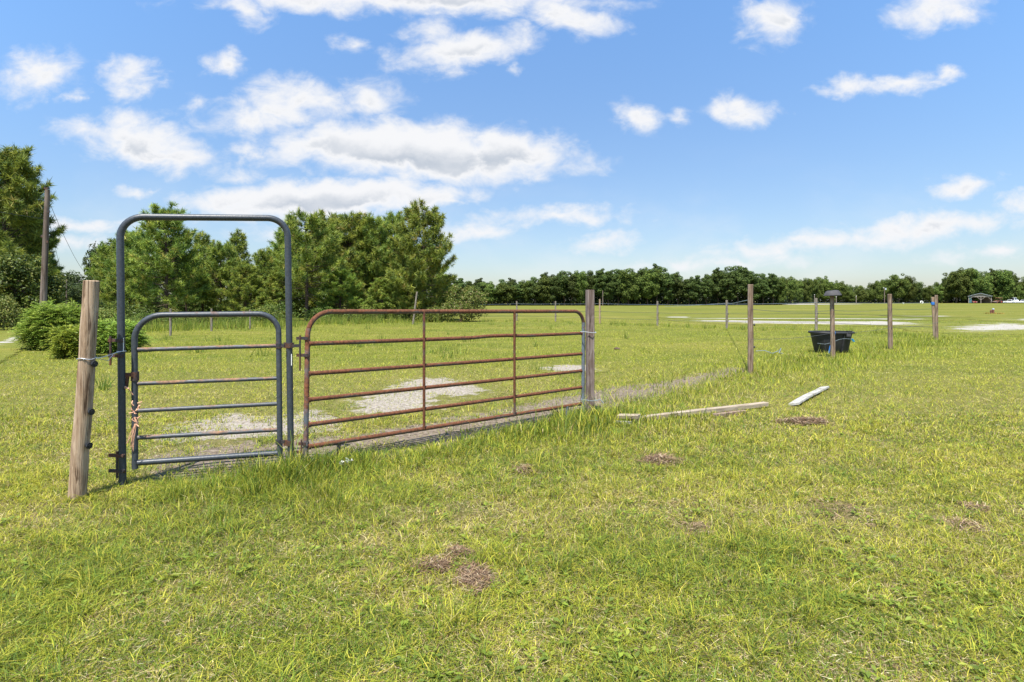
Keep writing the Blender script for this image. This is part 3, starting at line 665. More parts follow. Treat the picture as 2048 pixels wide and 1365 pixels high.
# ---- leafy bush at left: arching stems with feathery leaflets
def frond_bush(name, loc, rx, ry, h, nf, label, seed, leaf=.060, pal=((.20, .32, .045), (.26, .38, .055), (.16, .26, .04), (.30, .39, .065))):
    rg = np.random.default_rng(seed); R.seed(seed); o = empty(name, loc, label, 'bush'); st = MB(); C = []; A = []; K = []; Nn = []
    for i in range(nf):
        a = rg.uniform(0, 6.283); q = rg.uniform(.0, 1) ** .5; bx, by = math.cos(a) * rx * q, math.sin(a) * ry * q
        hh = h * math.sqrt(max(.03, 1 - q * q * .92)) * rg.uniform(.72, 1.05); b0 = Vector((bx * .6, by * .6, -.03)); out = Vector((math.cos(a), math.sin(a), 0))
        tip = Vector((bx, by, hh)) + out * rg.uniform(.05, .3); mid = b0.lerp(tip, .55) + Vector((0, 0, hh * .18))
        if i % 4 == 0: st.tube([b0, mid, tip], [.012, .008, .003], 4, caps=False)
        pts = [b0.lerp(mid, t) if t < 1 else mid.lerp(tip, t - 1) for t in np.linspace(1 if q < .75 else .5, 2, 5)]
        for p in pts:                                      # sprays along the stem
            for s in range(3):
                d = (out * rg.uniform(.1, 1) + Vector(rg.normal(size=3)) * .55 + Vector((0, 0, .15))).normalized(); L_ = rg.uniform(.16, .34)
                sd = d.cross(Vector((0, 0, 1))).normalized(); col = np.array(pal[rg.integers(len(pal))]) * rg.uniform(.8, 1.2)
                for k in range(7):
                    t = (k + 1) / 7
                    for sg in (-1, 1):
                        C.append(p + d * L_ * t + sd * sg * leaf * .55 * (1.2 - t * .6) - Vector((0, 0, .10 * t * t * L_ / .3))); A.append(sd * sg + d * .7); Nn.append(Vector((rg.normal() * .35, rg.normal() * .35, 1))); K.append(col * rg.uniform(.85, 1.15))
    n = len(C); C = np.array(C); v, t, c = diamonds(C, unit(np.array(Nn)), rg.uniform(.8, 1.3, n) * leaf, rg.uniform(.35, .5, n) * leaf, np.array(K), axis=np.array(A))
    s = st.build('stems', M['bark']); s.parent = o
    tri_mesh('foliage', v, t, c, M['leaf'], parent=o); return o
frond_bush('leafy_bush', (*P(112, 698), 0), .70, .62, 1.42, 420, 'tall rounded feathery green bush beside the drive', 51)
frond_bush('leafy_bush', (*P(226, 704), 0), .66, .5, .90, 270, 'lower feathery green bush behind the leaning wooden post', 52)
frond_bush('leafy_bush', (*P(142, 716), 0), .20, .18, .85, 80, 'yellow green feathery weed in front of the tall rounded bush', 53, pal=((.26, .31, .035), (.30, .33, .04), (.2, .27, .035)))

# ------------------------------------------------------------------ far wood
def build_far_wood():
    FP = [(.066, .100, .028), (.100, .138, .034), (.135, .17, .042), (.046, .072, .024)]
    FB = [(.085, .125, .028), (.130, .170, .036), (.18, .215, .048), (.058, .090, .024)]
    def proto(gen, nm, lb): return plant_tree(nm, gen, (0, 0, 0), 0, (1, 1, 1), lb, 'tree', M['far_leaf'])
    pr = []
    for sd in (61, 62, 63):
        pr.append(proto(broad(sd, 13, 3.3, .06, 70, 170, 1.1, .42, pal=FP, pw=(3, 3, 1.4, 2), flat=.62, trunk_r=.2, fill=.35), 'far_pine', 'x'))
    bl = []
    for sd in (64, 65, 66):
        bl.append(proto(broad(sd, 13, 4.4, .03, 74, 170, 1.3, .44, pal=FB, pw=(3, 3, 2, 2), flat=.8, trunk_r=.2, fill=.4), 'far_oak', 'x'))
    yl = proto(broad(67, 6, 2.6, .05, 30, 70, 1.0, .5, pal=[(.10, .125, .03), (.14, .16, .035), (.075, .10, .026)], pw=(1, 1, 1), trunk_r=.12), 'far_tree', 'x')
    prof = [(880, 556), (915, 552), (960, 556), (985, 560), (1030, 553), (1058, 558), (1075, 545), (1100, 541), (1150, 537), (1200, 534), (1250, 532), (1300, 529), (1335, 531), (1352, 540), (1364, 557), (1385, 553), (1400, 545), (1440, 530), (1480, 528), (1510, 538), (1540, 546), (1580, 546), (1600, 552), (1640, 550), (1680, 558), (1700, 567), (1718, 574), (1740, 561), (1760, 556), (1800, 545), (1830, 553), (1850, 566), (1880, 561), (1905, 536), (1930, 527), (1955, 545), (1975, 527), (1995, 546), (2010, 534), (2035, 556), (2060, 550), (2150, 545), (2250, 550), (2400, 545)]
    px_, ty_ = zip(*prof)
    def depth(px, row): return float(np.interp(px, [880, 1350, 1560, 1640, 2400], [174, 178, 186, 262, 268])) + row * 9
    first = {}; count = {}
    marks = [(921, 'the post by the yellow shrub'), (1033, 'the post over the right brace'), (1111, 'the post before the gate post'), (1180, 'the grey gate post'), (1315, 'the mid paddock post'), (1453, 'the post before the tall one'), (1501, 'the tall brown post'), (1665, 'the pan capped post'), (1780, 'the bare post by the tub'), (1869, 'the close pair of posts'), (1960, 'the open shed'), (2048, 'the right picture edge')]
    words = ['nearest', 'second', 'third', 'fourth', 'fifth', 'sixth', 'seventh', 'eighth', 'ninth', 'tenth', 'eleventh', 'twelfth', 'thirteenth', 'fourteenth', 'fifteenth']
    def which(px, kind):
        m = min(marks, key=lambda q: abs(q[0] - px)); side = 'right' if px >= m[0] else 'left'; k = (m[1], side); count.setdefault(k, []).append(px)
        return 'far %s, front row, %%s %s of %s' % (kind, side, m[1]), k
    pending = []
    def put(src, px, top, Y, lb, gp, wk=1.0):
        loc, H = spot(px, top, Y); k = H / 13; w = max(.75, k) * wk
        if src.name not in first:
            first[src.name] = 1; src.location = loc; src.rotation_euler.z = R.uniform(0, 6); src.scale = (w, w, k); src['label'] = lb; src['group'] = gp
        else: copy_tree(src, loc, R.uniform(0, 6.28), (w, w, k), lb, gp)
    px = 880.0; i = 0
    while px < 2330:
        pine_zone = px < 1560
        Y = depth(px, 0); top = float(np.interp(px, px_, ty_)) + (R.uniform(-5, 6) if pine_zone else R.uniform(-7, 7)) + (0 if i % 2 else R.uniform(0, 10))
        src = (pr if (pine_zone and R.random() < .74) or R.random() < .15 else bl)[i % 3]
        if 880 <= px < 1365: lb, gp = 'dark pine in the front row of the wood behind the middle field', 'front pines of the middle wood'
        elif px < 1570: lb, gp = 'dark tree in the front row of the wood right of the gap', 'front trees right of the gap'
        else: lb, gp = 'leafy tree in the front row of the wood along the right field edge', 'front trees of the right wood'
        lb, key = which(px, 'pine' if src in pr else 'leafy tree')
        pending.append((src, px, top, Y + R.uniform(-1.5, 1.5), lb, gp, R.uniform(.75, 1.15) if pine_zone else R.uniform(.62, .95), key)); i += 1
        px += R.uniform(15, 23) if pine_zone else R.uniform(15, 22)
    for src, px, top, Y, lb, gp, wk, key in pending:
        order = sorted(count[key], reverse=key[1] == 'left').index(px); put(src, px, top, Y, lb % words[min(order, 14)], gp, wk)
    px = 870.0
    while px < 2330:
        Y = depth(px, 1); top = float(np.interp(px, px_, ty_)) + R.uniform(-2, 6); i += 1
        put((pr if px < 1560 else bl)[i % 3], px, top, Y + R.uniform(-2, 4), 'tree in the hidden back row of the far wood, only its top showing', 'back row of the far wood', 1.1 if px < 1560 else .85); px += R.uniform(17, 26)
    for px, top, Y, k, lb in ((1722, 573, 250, 1, 'yellow green small tree in front of the right wood'), (1958, 577, 268, 1.15, 'pale yellow green tree right behind the open shed'), (1990, 582, 266, .8, 'small pale tree right of the open shed')):
        loc, H = spot(px, top, Y)
        if 'group' not in yl and yl['label'] == 'x': yl.location = loc; yl['label'] = lb; yl.scale = (1.2 * k, 1.2 * k, H / 6)
        else: copy_tree(yl, loc, 2.2, (1.2 * k, 1.2 * k, H / 6), lb)
    # undergrowth of the wood, one mass
    n = 40000; px = rng.uniform(870, 2350, n); Y = np.interp(px, [880, 1350, 1560, 1640, 2400], [175, 179, 187, 264, 270]) + rng.uniform(-.5, 14, n)
    x = (px - 1024) / FPX * Y; hh = 2.4 + 3.0 * fbm(px * .03, Y * .1, 6, 3); z = ground_z(x, Y) + rng.uniform(0, 1, n) * hh
    v, t, c = diamonds(np.stack([x, Y, z], 1), unit(rng.normal(size=(n, 3)) + [0, -.3, .6]), rng.uniform(.6, 1.1, n), rng.uniform(.35, .6, n), mixcol(n, [(.028, .042, .018), (.042, .058, .022), (.06, .078, .028)], (3, 2, 1)))
    tag(tri_mesh('undergrowth', v, t, c, M['far_leaf']), 'dark undergrowth along the foot of the far wood', 'undergrowth', kind='stuff')
build_far_wood()

# ------------------------------------------------------------------ gates
def arch(pts, rad, n=9):
    pts = [Vector(p) for p in pts]; out = [pts[0]]
    for i in range(1, len(pts) - 1):
        C = pts[i]; r = rad[i - 1] if hasattr(rad, '__len__') else rad
        a = (pts[i - 1] - C).normalized(); b = (pts[i + 1] - C).normalized(); O = C + (a + b) * r
        for k in range(n + 1):
            th = math.pi / 2 * k / n; out.append(O - (b * math.cos(th) + a * math.sin(th)) * r)
    out.append(pts[-1]); res = [out[0]]
    for q in out[1:]:                              # even out the long straight runs
        m = max(1, int((q - res[-1]).length / .25)); p = res[-1]
        for k in range(1, m + 1): res.append(p.lerp(q, k / m))
    return res

YL, YR = 4.58, 5.02
def build_gates():
    # ---- tall walk-through frame
    Lb = at(246, 978, YL); Lb.z = -.25; Lt = at(240, 434, YL); Rt = at(575, 437, YR); Rb = at(583, 945, YR); Rb.z = -.25
    fr = empty('pipe_archway', (Lb.x, Lb.y, 0), 'tall arched blue grey pipe frame around the small walk gate', 'archway')
    MB().tube(arch([Lb, Lt, Rt, Rb], .165), .0275, 16).build('pipe_arch', M['frame_blue'], fr)
    def lug(par, p, q, h=.026, t=.012, name='hinge_lug', mat='iron'):
        p, q = Vector(p), Vector(q); d = q - p; L_ = d.length; rz = Matrix.Rotation(math.atan2(d.y, d.x), 3, 'Z')
        return MB().box((p + q) / 2, (L_, t, h), rz).build(name, M[mat], par, smooth=False)
    def pin(par, px, y0, y1, Y, r=.0085):
        return MB().tube([at(px, y0, Y), at(px, y1, Y)], r, 8).build('hinge_pin', M['iron'], par)
    def bolt(par, px, py, Y):
        c = at(px, py, Y); return MB().tube([c + Vector((0, .0, 0)), c + Vector((0, -.012, 0))], .011, 6).build('bolt', M['iron'], par)
    for y in (681, 712): lug(fr, at(217, y, YL - .01), at(246, y, YL - .031)); bolt(fr, 243, y, YL - .040)
    pin(fr, 221, 673, 731, YL - .022)
    for y in (911, 942): lug(fr, at(218, y + 1, YL - .01), at(250, y, YL - .031)); bolt(fr, 246, y, YL - .040)
    pin(fr, 234, 903, 957, YL - .022)
    for y, x2 in ((692, 601), (905, 603)): lug(fr, at(581, y, YR - .02), at(x2, y, YR + .01)); bolt(fr, 580, y, YR - .04)
    pin(fr, 600, 671, 742, YR + .01); pin(fr, 603, 880, 925, YR + .01)
    for y in (691, 886):                                        # collars of the walk gate hinges
        c = at(580, y, YR); MB().tube([c - Vector((0, 0, .022)), c + Vector((0, 0, .022))], .033, 14).build('hinge_collar', M['iron'], fr)
        lug(fr, at(567, y, YR - .02), at(577, y, YR - .01), .05, .014, 'hinge_plate')
    # thin white slivers standing in for the highlight along each pipe leg
    MB().box(at(247, 690, YL - .0285), (.006, .002, .11)).build('painted_highlight', M['white'], fr, smooth=False)
    MB().box(at(583, 720, YR - .0285), (.006, .002, .10)).build('painted_highlight', M['white'], fr, smooth=False)
    # ---- small walk gate
    yl, yr = 4.62, 4.985
    W = [(270, 938), (269, 631), (557, 628), (560, 917)]
    wg = empty('walk_gate', tuple(at(270, 938, yl)), 'small blue grey pipe walk gate with five rails inside the arch', 'gate')
    MB().tube(arch([at(*W[0], yl), at(*W[1], yl), at(*W[2], yr), at(*W[3], yr)], [.20, .165]), .0235, 14).build('frame_pipe', M['gate_blue'], wg)
    for i, (a, b, r) in enumerate(((700, 692, .0175), (768, 757, .0165), (822, 808, .0175), (876, 860, .0175), (926, 907, .0235))):
        p, q = at(275, a, yl), at(555, b, yr); pts = [p.lerp(q, k / 8) for k in range(9)]
        MB().tube(pts, r, 12).build('rail', M['rail_blue' if i < 4 else 'frame_blue'], wg)
    c = at(270, 753, yl); MB().tube([c - Vector((0, 0, .036)), c + Vector((0, 0, .036))], .030, 12).build('latch_sleeve', M['iron'], wg)
    la = lug(wg, at(249, 750, yl - .03), at(266, 750, yl - .03), .030, .014, 'latch_arm')
    MB().box(at(254, 764, yl - .03), (.024, .012, .085), Matrix.Rotation(.12, 3, 'Y')).build('latch_hook', M['iron'], wg, smooth=False)
    for y in (692, 884):
        c = at(558, y, yr); MB().tube([c - Vector((0, 0, .02)), c + Vector((0, 0, .02))], .029, 12).build('hinge_collar', M['iron'], wg)
        lug(wg, at(562, y, yr - .02), at(569, y, yr - .02), .026, .012)
    # ---- long rusty gate
    gl, gr = 5.06, 7.40
    rg_ = empty('pasture_gate', (*P(611, 938), 0), 'long rusty six rail pipe gate hanging right of the blue frame', 'gate')
    A = at(611, 938, gl); A.z = .02; B = at(616, 624, gl); Cc = at(1167, 623, gr); D = at(1166, 830, gr); D.z = .04
    bent = arch([A, B, Cc, D], [.21, .17], 10)
    k = len(bent)
    # the same bent pipe in three worn stretches: hinge side, top rail, latch side
    i1 = next(i for i, p in enumerate(bent) if p.z > B.z - .17); i2 = next(i for i, p in enumerate(bent) if i > i1 + 12 and p.z < Cc.z - .14)
    MB().tube(bent[:i1 + 1], .0225, 14).build('hinge_upright', M['rust_up'], rg_)
    MB().tube(bent[i1:i2 + 1], .0222, 14).build('top_rail', M['rust'], rg_)
    MB().tube(bent[i2:], .0225, 14).build('latch_upright', M['rust_end'], rg_)
    rails = ((688, 667, 0), (748, 708, 0), (800, 742, 0), (850, 775, 0), (894, 808, 0))
    def gx(px):                                                 # depth along the gate for an image column
        s0 = (bent[0].x, gl); s1 = (D.x, gr); m = (px - 1024) / FPX
        t = (m * s0[1] - s0[0]) / ((s1[0] - s0[0]) - m * (s1[1] - s0[1])); return s0[1] + (s1[1] - s0[1]) * t
    for i, (a, b, _) in enumerate(rails):
        p, q = at(617, a, gl), at(1163, b, gr); pts = [p.lerp(q, t / 14) for t in range(15)]
        for j, t in enumerate(pts): t.z += -.004 * math.sin(j / 14 * math.pi) * (1 if i < 4 else .3) + (.012 if i == 0 and j in (8, 9) else 0)
        MB().tube(pts, .0205 if i < 4 else .0215, 12).build('rail', M['rust'], rg_)
        for t in (p, q): MB().tube([t - (q - p).normalized() * .004, t + (q - p).normalized() * .016], .026, 10).build('weld', M['rust'], rg_)
    for px in (849, 1029):
        Y = gx(px); t0 = at(px, 626, Y); yb = 894 + (808 - 894) * (at(px, 0, Y).x - at(617, 0, gl).x) / (at(1163, 0, gr).x - at(617, 0, gl).x)
        zt = B.z + (Cc.z - B.z) * (Y - gl) / (gr - gl); zb = at(617, 894, gl).z + (at(1163, 808, gr).z - at(617, 894, gl).z) * (Y - gl) / (gr - gl)
        MB().tube([(t0.x, Y - .030, zt), (t0.x, Y - .030, (zt + zb) / 2), (t0.x, Y - .030, zb)], .0145, 8).build('brace', M['rust'], rg_)
    for px, y0 in ((678, 888), (1134, 813)):
        Y = gx(px); z = at(px, y0, Y).z; MB().tube([(xat(px, Y), Y, z), (xat(px, Y), Y, z - .14 if px > 900 else z - .20)], .019, 10).build('foot', M['rust_end' if px > 900 else 'rust_up'], rg_)
    for y in (677, 711, 888, 917):
        lug(rg_, at(593, y, gl - .02), at(616 if y < 800 else 612, y, gl - .025)); c = at(614 if y < 800 else 612, y, gl)
        MB().tube([c - Vector((0, 0, .016)), c + Vector((0, 0, .016))], .027, 12).build('hinge_collar', M['rust_up'], rg_)
build_gates()

# ------------------------------------------------------------------ posts
def ins(par, p, r=.018, L_=.035, d=Vector((1, -.2, 0))):
    d = d.normalized(); mb = MB(); p = Vector(p)
    mb.tube([p - d * .005, p + d * L_], r * .7, 8); mb.tube([p + d * L_ * .5, p + d * (L_ * .5 + .012)], r * 1.5, 8)
    return mb.build('insulator', M['insulator'], par)
def post(px, top, base, w, mat, label, toppx=None, name='fence_post', square=False, insul=(), side=1, group=None):
    x, y = P(px, base); t = at(toppx if toppx is not None else px, top, y); r = w / FPX * y / 2
    o = empty(name, (x, y, 0), label, 'post', group); b = Vector((x, y, -.35)); dz = t - Vector((x, y, 0)); mb = MB(); n = 12
    R.seed(int(px * 7 + top))
    if square:
        rot = Matrix.Rotation(.25, 3, 'Z'); vs = []; fs = []
        for i in range(n):
            p = Vector((x, y, 0)) + dz * (-.2 + 1.2 * i / (n - 1)); e = R.uniform(-.003, .003); c_ = r * .18
            for sx, sy in ((-1, -1), (1, -1), (1, 1), (-1, 1)):
                for q in ((sx * (r - c_), sy * r), (sx * r, sy * (r - c_))) if sx * sy < 0 else ((sx * r, sy * (r - c_)), (sx * (r - c_), sy * r)):
                    vs.append(p + rot @ Vector((q[0] + e, q[1] + e, 0)))
        for i in range(n - 1):
            for k in range(8): fs.append((i * 8 + k, i * 8 + (k + 1) % 8, i * 8 + 8 + (k + 1) % 8, i * 8 + 8 + k))
        fs += [tuple(range(7, -1, -1)), tuple((n - 1) * 8 + k for k in range(8))]; mb.add(vs, fs)
    else:
        pts = []; rs = []
        for i in range(n):
            s = -.2 + 1.2 * i / (n - 1); pts.append(Vector((x, y, 0)) + dz * s + Vector((R.uniform(-1, 1), R.uniform(-1, 1), 0)) * r * .06); rs.append(r * (1.04 - .10 * max(s, 0)) * R.uniform(.97, 1.03))
        pts.append(pts[-1] + Vector((.0, 0, r * .10))); rs.append(rs[-1] * .86)
        mb.tube(pts, rs, 14 if y < 14 else 10, wob=.03)
    mb.build('shaft', M[mat], o)
    for s in insul:
        p = Vector((x, y, 0)) + dz * s; ins(o, p + Vector((side * r * .95, -r * .2, 0)), r=.016 + .002 * y / 10, L_=.032 + .002 * y / 10, d=Vector((side, -.25, 0)))
    return o, dz

post(155, 563, 997, 30, 'wood_tan', 'leaning tan wooden post left of the blue gate frame', toppx=183, name='wooden_post', insul=(.40, .62, .245), side=1)
post(1180, 580, 834, 14.5, 'wood_grey', 'grey square wooden post at the latch end of the rusty gate', square=True, name='gate_post')
post(1501, 570, 748, 11, 'wood_brown', 'tall brown post standing in long grass behind the loose boards', insul=(.30, .55))
pc, _ = post(1666, 588, 717, 8.6, 'wood_brown', 'wooden post in front of the black tub, wearing an upturned pan', toppx=1664)
post(1781, 589, 698, 8.4, 'wood_brown', 'bare wooden post right of the black tub', toppx=1779, insul=(.9,))
post(1873, 591, 680.5, 6.2, 'wood_brown', 'upright thin post, right one of the close pair', toppx=1872.5)
post(1870, 595, 675, 6.6, 'wood_tan', 'leaning post with blue tie, left one of the close pair', toppx=1866, insul=(.24, .58), side=1)
for px, top, base, w, mt, lb in ((1632.5, 597, 661, 5, 'wood_old', 'grey back fence post behind the black tub'), (1453.5, 601, 658, 4.6, 'wood_old', 'back fence post left of the tall brown post'),
                                 (1315, 603, 652.5, 3.8, 'wood_old', 'back fence post beyond the middle of the paddock'), (1199.5, 599, 648, 3.6, 'wood_tan', 'tan back fence post just right of the gate post'),
                                 (1111, 603, 643.5, 3.2, 'wood_old', 'grey back fence post just left of the gate post'), (1033.5, 603, 642, 3.2, 'wood_old', 'grey back fence post above the right brace of the rusty gate'),
                                 (921.5, 608, 643.5, 3.6, 'wood_tan', 'tan back fence post in front of the yellow green shrub')):
    post(px, top, base, w, mt, lb, insul=(.28, .52, .9))
post(341, 618, 672, 4.6, 'wood_old', 'grey fence post seen above the left part of the walk gate'); post(423, 618, 663, 4.0, 'wood_old', 'second grey fence post seen through the arch')
post(500, 620, 659, 3.0, 'wood_old', 'thin grey fence post near the right of the walk gate'); post(215, 626, 649, 5.6, 'wood_old', 'bleached stub post right of the leaning wooden post', toppx=214)
post(59, 631, 652, 4.2, 'wood_brown', 'small brown post left of the leafy bush by the drive'); post(826, 584, 649, 3.6, 'wood_old', 'leaning pale bare stick in front of the grove', toppx=834, name='bare_stick')

def pan():
    x, y = P(1665, 717); z = at(1665, 592, y).z; r = .205; mb = MB(); prof = [(.205, .0), (.212, .012), (.205, .03), (.150, .125), (.120, .138), (.0, .140)]
    vs = []; fs = []; n = 28
    for q, h in prof:
        for k in range(n):
            a = 2 * math.pi * k / n; vs.append((x + q * math.cos(a), y + q * math.sin(a), z + h + .01 * math.cos(a)))
    for i in range(len(prof) - 1):
        for k in range(n): k2 = (k + 1) % n; fs.append((i * n + k, i * n + k2, i * n + n + k2, i * n + n + k))
    mb.add(vs, fs)
    tag(mb.build('feed_pan', M['pan'], loc=(x, y, z)), 'upturned grey rubber feed pan capping the post by the tub', 'pan')
pan()

# ------------------------------------------------------------------ stock tub
def tub():
    x, y = P(1662, 708); y += .40; x = xat(1662, y); o = empty('stock_tub', (x, y, 0), 'black oval stock tub standing behind the capped post', 'tub')
    n = 40
    def ring(rx, ry, z, pw=2.7):
        vs = []
        for k in range(n):
            a = 2 * math.pi * k / n; c, s = math.cos(a), math.sin(a)
            vs.append((x + rx * math.copysign(abs(c) ** (2 / pw), c), y + ry * math.copysign(abs(s) ** (2 / pw), s), z))
        return vs
    def loft(rings):
        mb = MB(); vs = sum(rings, []); fs = []
        for i in range(len(rings) - 1):
            for k in range(n): k2 = (k + 1) % n; fs.append((i * n + k, i * n + k2, (i + 1) * n + k2, (i + 1) * n + k))
        mb.add(vs, fs); return mb
    b = loft([ring(.40, .27, -.02), ring(.435, .30, .03), ring(.545, .375, .57), ring(.52, .35, .57), ring(.42, .28, .10), ring(.05, .05, .095)]); b.build('body', M['tub'], o)
    rim = loft([ring(.540, .370, .555), ring(.592, .42, .56), ring(.598, .425, .60), ring(.585, .412, .615), ring(.515, .345, .612), ring(.515, .345, .56)]); rim.build('rim', M['tub'], o)
    for a in (-2.3, -1.75, -1.25, -.8):
        c, s = math.cos(a), math.sin(a)
        MB().tube([(x + .425 * c * 1.03, y + .30 * s * 1.05, .05), (x + .54 * c * 1.03, y + .375 * s * 1.06, .55)], [.03, .022], 6).build('rib', M['tub'], o)
    MB().box((x + .30, y - .385, .615), (.13, .09, .07)).build('float_valve', M['tub'], o, smooth=False)
    MB().box((x + .27, y - .400, .545), (.12, .05, .11)).build('valve_bracket', M['pan'], o, smooth=False)
    # cords
    e = MB().tube([(x - .10, y - .35, .625), (x - .13, y - .435, .61), (x - .15, y - .42, .48), (x - .20, y - .405, .36), (x - .24, y - .37, .18), (x - .26, y - .35, .0)], .016, 6)
    tag(e.build('blue_rope', M['rope_blue'], loc=(x, y, .3)), 'blue rope draped over the front of the black tub', 'rope')
    e = MB().tube([(x - .50, y - .20, .28), (x - .38, y - .375, .27), (x - .2, y - .42, .32), (x - .02, y - .45, .41), (x + .12, y - .45, .43), (x + .3, y - .44, .42), (x + .47, y - .31, .41)], .0045, 6)
    tag(e.build('grey_cord', M['rope_grey'], loc=(x, y, .3)), 'thin grey cord strung across the front of the black tub', 'cord')
    mb = MB()
    for k in range(4): mb.tube([(x + .34 + k * .025, y - .425 + k * .02, .42), (x + .40 + k * .025, y - .41 + k * .02, .34)], .010, 6)
    tag(mb.build('cyan_cord', M['rope_cyan'], loc=(x + .35, y - .4, .4)), 'bright blue cord knot on the right side of the black tub', 'cord')
tub()

# ------------------------------------------------------------------ loose boards
def board(p, q, w, h, mat, name, label, z0=0.0, z1=None, warp=0.01, roll=0):
    p, q = Vector((*p, 0)), Vector((*q, 0)); d = (q - p).normalized(); s = Vector((-d.y, d.x, 0)); L_ = (q - p).length; n = 13; vs = []; fs = []; z1 = z0 if z1 is None else z1
    R.seed(int(L_ * 1000)); up = Vector((0, 0, 1)); s2 = s * math.cos(roll) + up * math.sin(roll); u2 = up * math.cos(roll) - s * math.sin(roll); c = min(w, h) * .08
    for i in range(n):
        t = i / (n - 1); o = p.lerp(q, t) + up * (z0 + (z1 - z0) * t + warp * math.sin(t * 5)) + s * R.uniform(-.002, .002)
        for a, b in ((-w / 2 + c, 0), (w / 2 - c, 0), (w / 2, c), (w / 2, h - c), (w / 2 - c, h), (-w / 2 + c, h), (-w / 2, h - c), (-w / 2, c)): vs.append(o + s2 * a + u2 * b)
    for i in range(n - 1):
        for k in range(8): fs.append((i * 8 + k, i * 8 + (k + 1) % 8, i * 8 + 8 + (k + 1) % 8, i * 8 + 8 + k))
    fs += [tuple(range(7, -1, -1)), tuple((n - 1) * 8 + k for k in range(8))]
    m = MB(); me_loc = (p + q) / 2
    a = math.atan2(d.y, d.x); rot = Matrix.Rotation(-a, 3, 'Z')
    m.add([rot @ (v - me_loc) for v in vs], fs); o = m.build(name, M[mat]); o.location = me_loc; o.rotation_euler.z = a
    return tag(o, label, 'board')
board(P(1272, 846), P(1532, 815), .088, .058, 'lumber', 'loose_board', 'long weathered board lying in the grass right of the gate post', .012, .020, .004)
board(P(1237, 845), P(1279, 851), .09, .042, 'lumber', 'board_offcut', 'short board offcut crossing the near end of the long board', .055, .085, 0, .10)
board(P(1229, 848), P(1262, 852), .06, .03, 'plank_pale', 'wood_scrap', 'pale wood scrap under the short board offcut', .01, .02, 0)
board(P(1426, 836), P(1490, 828), .06, .05, 'wood_brown', 'wood_scrap', 'dark wood scrap against the front of the long board', .0, .0, 0)
board(P(1588, 813), P(1650, 778), .14, .030, 'plank_pale', 'pale_plank', 'bleached white plank half sunk in grass right of the long board', .015, .02, .010, -.22)

